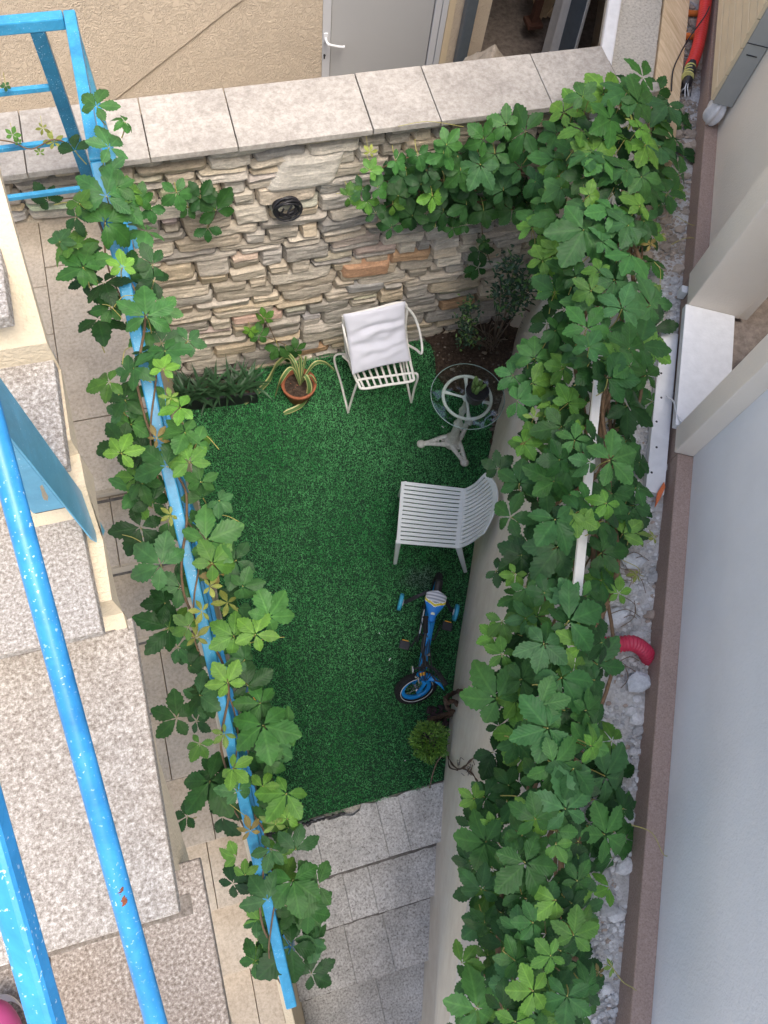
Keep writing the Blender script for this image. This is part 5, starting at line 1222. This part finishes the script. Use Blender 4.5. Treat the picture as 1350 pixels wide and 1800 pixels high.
u_ = axf.orthogonal().normalized(); v_ = axf.cross(u_); q = MB(); q.tube([hub_f+axf*.022+(u_*math.cos(a)+v_*math.sin(a))*(RW-.036) for a in [2*math.pi*k/48 for k in range(48)]], .0022, 5, closed=True); q.build('side_stripe', 'whitepaint', fw)
head_t = W(745, 1170, .46); head_b = W(741, 1176, .36); bb_ = (hub_r*.52+hub_f*.48); bb_.z = .17
seat_b = hub_r+fwd*.10+Vector((0, 0, .17))
q = MB()
q.tube(smooth_path([head_b.lerp(head_t, .5), head_b.lerp(seat_b, .35)+Vector((0, 0, -.02)), head_b.lerp(seat_b, .7)+Vector((0, 0, -.03)), seat_b], 6), .028, 14)
q.tube(smooth_path([head_b, bb_+fwd*.05+Vector((0, 0, .02)), bb_], 6), .019, 12); q.tube([bb_, seat_b+Vector((0, 0, .03))], .015, 12)
for s_ in (-1, 1):
    q.tube([seat_b+lat*s_*.012, hub_r+lat*s_*.045], .009, 10); q.tube([bb_+lat*s_*.015, hub_r+lat*s_*.045], .010, 10)
q.build('frame', 'bikeblue', bi)
q = MB(); q.tube([head_b-Vector((0, 0, .02)), head_t], .018, 14); q.tube([head_t, head_t+Vector((0, 0, .06))], .011, 10); q.build('head_tube', 'black', bi)
q = MB()
pv = Vector((axf.y, -axf.x, 0)).normalized()
crown = W(742, 1192, .34)
for s_ in (-1, 1): q.tube(smooth_path([crown+axf*s_*.02, crown+axf*s_*.046+Vector((0, 0, -.02)), crown.lerp(hub_f, .5)+axf*s_*.046, hub_f+axf*s_*.042], 5), .0125, 10)
q.tube([crown+axf*.05, crown-axf*.05], .013, 10); q.tube([crown, head_b], .014, 10); q.build('fork', 'bikeblue', bi)
q = MB()
def fend(c, ax_, r, a0, a1, wd, up=Vector((0, 0, 1))):
    f_ = ax_.cross(up).normalized(); u2 = f_.cross(ax_).normalized() if f_.cross(ax_).z > 0 else ax_.cross(f_).normalized()
    return lambda u, v: c+(u2*math.cos(a0+(a1-a0)*u)+f_*math.sin(a0+(a1-a0)*u))*(r-.012*(2*v-1)**2)+ax_*wd*(v-.5)
fp = smooth_path([W(745, 1190, .33), W(757, 1190, .355), W(768, 1196, .35), W(778, 1206, .32)], 4); q.sheet(lambda u, v: fp[min(12, int(u*12))]+Vector((-.15, .95, -.1))*(.062*(v-.5))+Vector((0, 0, -.014*(2*v-1)**2)), 12, 6); q.build('front_mudguard', 'bikeblue', bi, solid=.003)
q = MB(); q.sheet(fend(hub_r, lat, RW+.018, R_(-70), R_(20), .05), 16, 8); q.build('rear_mudguard', 'black', bi, solid=.003)
# saddle
sc_ = W(764, 1062, .40); t1 = sc_-fwd*.085+Vector((0, 0, .012)); t2 = sc_+fwd*.125
def sad(u, v):
    f_ = u; w = .068*(1-f_**1.2)+.024*f_ if f_ > .0 else .06; w = (.070 if f_ < .35 else .070-(.070-.023)*min(1, (f_-.35)/.45))*math.sqrt(max(0, 1-(max(0, .12-f_)/.12)**2))*math.sqrt(max(.0, 1-(max(0, f_-.93)/.07)**2)) ; a = math.pi*(v*1.25-.125)
    return t1.lerp(t2, f_)+lat*w*(-math.cos(a))+Vector((0, 0, (.030-.010*f_+.016*max(0, .3-f_))*math.sin(a)-.008))
sa = MB()
nu_, nv_ = 40, 24
V_ = [sad(i/nu_, j/nv_) for j in range(nv_+1) for i in range(nu_+1)]
for j in range(nv_):
    for i in range(nu_):
        u_c, v_c = (i+.5)/nu_, abs((j+.5)/nv_-.5)*2; k_ = u_c-.62*(1-v_c)*.42
        if k_ < .155: c_ = (.30, .33, .38) if (int(u_c*60) % 2) else (.62, .64, .70)
        elif k_ < .175: c_ = (.9, .9, .85)
        elif k_ < .25: c_ = (.75, .62, .02)
        elif k_ < .27: c_ = (.9, .9, .85)
        else: c_ = (.012, .22, .72)
        if (u_c-.74)**2/.0018+(v_c)**2/.07 < 1: c_ = (.80, .82, .62)
        f_ = (j*(nu_+1)+i, j*(nu_+1)+i+1, (j+1)*(nu_+1)+i+1, (j+1)*(nu_+1)+i); sa.f.append(f_); sa.c.append(c_); sa.sm.append(True)
sa.v = [tuple(p) for p in V_]; sao = sa.build('saddle', 'smallleaf', bi)
q = MB(); q.lathe(seat_b, [(.001, 0), (.014, 0), (.014, .07), (.001, .07)], 12, (sc_-seat_b)); q.tube([seat_b, sc_-Vector((0, 0, .01))], .012, 10); q.build('seat_post', 'black', bi)
# stabilisers
for (x, y, sg) in ((704, 1058, 1), (801, 1077, -1)):
    c_ = W(x, y, .062); q = MB(); q.lathe(c_, [(.001, -.014), (.050, -.014), (.060, -.012), (.062, 0), (.060, .012), (.050, .014), (.001, .014)], 32, lat); tw_ = q.build('training_wheel', 'tyreblue', bi)
    q = MB(); q.lathe(c_+lat*sg*-.016, [(.001, -.006), (.022, -.006), (.024, .004), (.001, .006)], 16, lat); q.build('hub', 'lightgrey', tw_)
    q = MB(); e_ = hub_r+lat*sg*.05; k_ = Vector((c_.x, c_.y, .07))-lat*sg*.03; q.bar(e_, e_.lerp(k_, .45)+Vector((0, 0, .01)), .022, .006, (0, 0, 1)); q.bar(e_.lerp(k_, .42)+Vector((0, 0, .01)), k_, .026, .010, (0, 0, 1)); q.tube([k_-lat*sg*.01, c_], .006, 8)
    q.build('training_wheel_arm', 'black', bi, bevel=.002)
# cranks, pedals, chain guard
for (x, y, z_, sg) in ((711, 1134, .11, 1), (786, 1101, .21, -1)):
    p_ = W(x, y, z_); e_ = bb_+lat*sg*.055; ce = Vector((p_.x, p_.y, p_.z))-lat*sg*.045
    q = MB(); q.tube(smooth_path([bb_+lat*sg*.02, e_, ce], 4), .006, 8); q.build('crank', 'black', bi)
    q = MB(); q.bar(p_-lat*.036, p_+lat*.036, .058, .018, (0, 0, 1)); pe = q.build('pedal', 'black', bi, bevel=.004)
    q = MB(); q.bar(p_-lat*.022+fwd*-.0305, p_+lat*.022+fwd*-.0305, .010, .010, (0, 0, 1)); q.build('reflector', 'reflector', pe)
q = MB(); g0 = bb_+lat*.055+fwd*.06; g1 = hub_r+lat*.055-fwd*.0; q.bar(g0+Vector((0, 0, .02)), g1+Vector((0, 0, .03)), .010, .075, (0, 0, 1)); q.lathe(bb_+lat*.055, [(.001, -.006), (.055, -.006), (.055, .006), (.001, .006)], 28, lat); q.build('chain_guard', 'black', bi, bevel=.004)
q = MB(); q.bar(g0.lerp(g1, .15)+Vector((0, 0, .059))-lat*.0, g0.lerp(g1, .6)+Vector((0, 0, .062)), .008, .005, (0, 0, 1)); q.build('guard_strip', 'lightgrey', bi)
# handlebar, turned hard over
st_t = head_t+Vector((.0, .0, .07)); gA = W(748, 1085, .56); gA2 = W(748, 1112, .57); gB = W(784, 1203, .56); gB2 = W(770, 1183, .57)
q = MB(); q.tube(smooth_path([gA2, W(744, 1140, .55), W(745, 1158, .52), st_t, W(755, 1172, .53), W(763, 1176, .55), gB2], 6), .0105, 10); q.lathe(st_t-Vector((0, 0, .02)), [(.001, 0), (.017, 0), (.017, .03), (.001, .034)], 14); q.build('handlebar', 'black', bi)
for a_, b_ in ((gA, gA2), (gB, gB2)):
    q = MB(); P_ = [a_.lerp(b_, k/12) for k in range(13)]; q.tube(P_, [.0155+.0012*(k % 2) for k in range(13)], 12); q.lathe(a_+(a_-b_).normalized()*.0, [(.001, -.004), (.019, -.004), (.019, .004), (.001, .006)], 14, a_-b_); q.build('grip', 'rubber', bi)
q = MB(); r_ = random.Random(3)
for k in range(5):
    q.tube(smooth_path([W(746+k*2, 1140-k*4, .55), W(738+k*5, 1165, .60+.01*k), W(736+k*6, 1182, .55-.04*k), W(742+k*2, 1196, .40)], 6), .0032, 6)
q.tube(smooth_path([W(752, 1120, .55), W(742, 1100, .45), W(740, 1080, .35), W(744, 1060, .25)], 6), .0032, 6); q.tube(smooth_path([W(765, 1183, .55), W(764, 1196, .45), W(760, 1210, .32)], 6), .0032, 6); q.build('brake_cable', 'black', bi)
for pts in ([W(747, 1112, .55), W(742, 1130, .54), W(741, 1148, .53)], [W(777, 1198, .55), W(766, 1196, .53), W(757, 1184, .52)]):
    q = MB(); q.tube(smooth_path(pts, 4), .005, 8, flat_=.5); q.build('brake_lever', 'black', bi)
q = MB(); c_ = W(724, 1177, .50); q.lathe(c_, [(.001, -.003), (.026, -.003), (.027, .003), (.020, .007), (.001, .009)], 22, (-1, .15, .25)); q.build('mirror_disc', 'chrome', bi)
q = MB(); q.tube([c_, W(742, 1172, .50)], .006, 8); q.build('mirror_arm', 'black', bi)
q = MB(); c_ = W(743, 1185, .40); q.bar(c_-Vector((.02, 0, 0)), c_+Vector((.02, 0, 0)), .020, .022, (0, 0, 1)); q.build('front_reflector', 'reflector', bi, bevel=.003)
q = MB(); q.tube([W(735, 1192, .36), W(737, 1200, .33)], .008, 8); q.lathe(W(731, 1190, .36), [(.001, 0), (.009, 0), (.009, .012), (.001, .014)], 12); q.tube([W(752, 1152, .55), W(755, 1150, .56)], .009, 8); q.build('brake_fitting', 'chrome', bi)

# small things
for (x, y, a_, lb) in ((685, 1159, .8, 'tiny white scrap on the turf left of the bicycle'), (667, 1113, .2, 'tiny white crumb on the turf above left of the bicycle pedal'), (712, 1337, .1, 'tiny white crumb on the turf left of the green bush'), (778, 750, 2.2, 'small pale leaf scrap on the turf beside the table pedestal')):
    q = MB(); p = W(x, y, .022); L_ = .022 if a_ > .5 else .008; d_ = Vector((math.cos(a_), math.sin(a_), .05)); q.bar(p-d_*L_/2, p+d_*L_/2, .007, .004); tag(q.build('paper_scrap', 'foam', bevel=.001), lb, 'scrap', 'scraps lying on the turf')
q = MB(); p = Vector((-.03+.0, 1.0, 0)); p = W(447, 1222, .03); q.bar(p+Vector((-.10, 0, 0)), p+Vector((.035, .01, 0)), .12, .04, (0, 0, 1)); t_ = thing('colourful_box', 'small colourful cardboard box on the turf half hidden by the creeper on the left', 'box', p); q.build('carton', 'bluehose', t_, bevel=.002)
q = MB(); q.bar(p+Vector((-.04, .012, .0205)), p+Vector((.025, .012, .0205)), .03, .003, (0, 0, 1)); q.build('stripe', 'brick', t_); q = MB(); q.bar(p+Vector((-.04, -.028, .0205)), p+Vector((.02, -.028, .0205)), .025, .003, (0, 0, 1)); q.build('stripe', 'reflector', t_)
# photographer's shoe toe on the tread
sh = thing('shoe', 'magenta shoe toe at the bottom left corner on the speckled tread', 'shoe', W(0, 1800, z4)); q = MB(); c_ = W(4, 1800, z4+.07)
def shoe(u, v):
    a = math.pi*u; b = 2*math.pi*v; x = .042*math.sin(a)*math.cos(b); y = .10*math.sin(a)*math.sin(b); z_ = .045*math.cos(a); z_ = max(z_, -.03); return c_+Vector((x-.2*y*.4, y-.055, z_))
q.sheet(shoe, 24, 32); q.build('upper', 'pink', sh)
q = MB(); q.sheet(lambda u, v: shoe(.5+.2*u, v)*1+Vector((0, 0, -.028))+(shoe(.5, v)-c_).normalized()*.004, 3, 32); q.build('sole', 'whitepaint', sh)
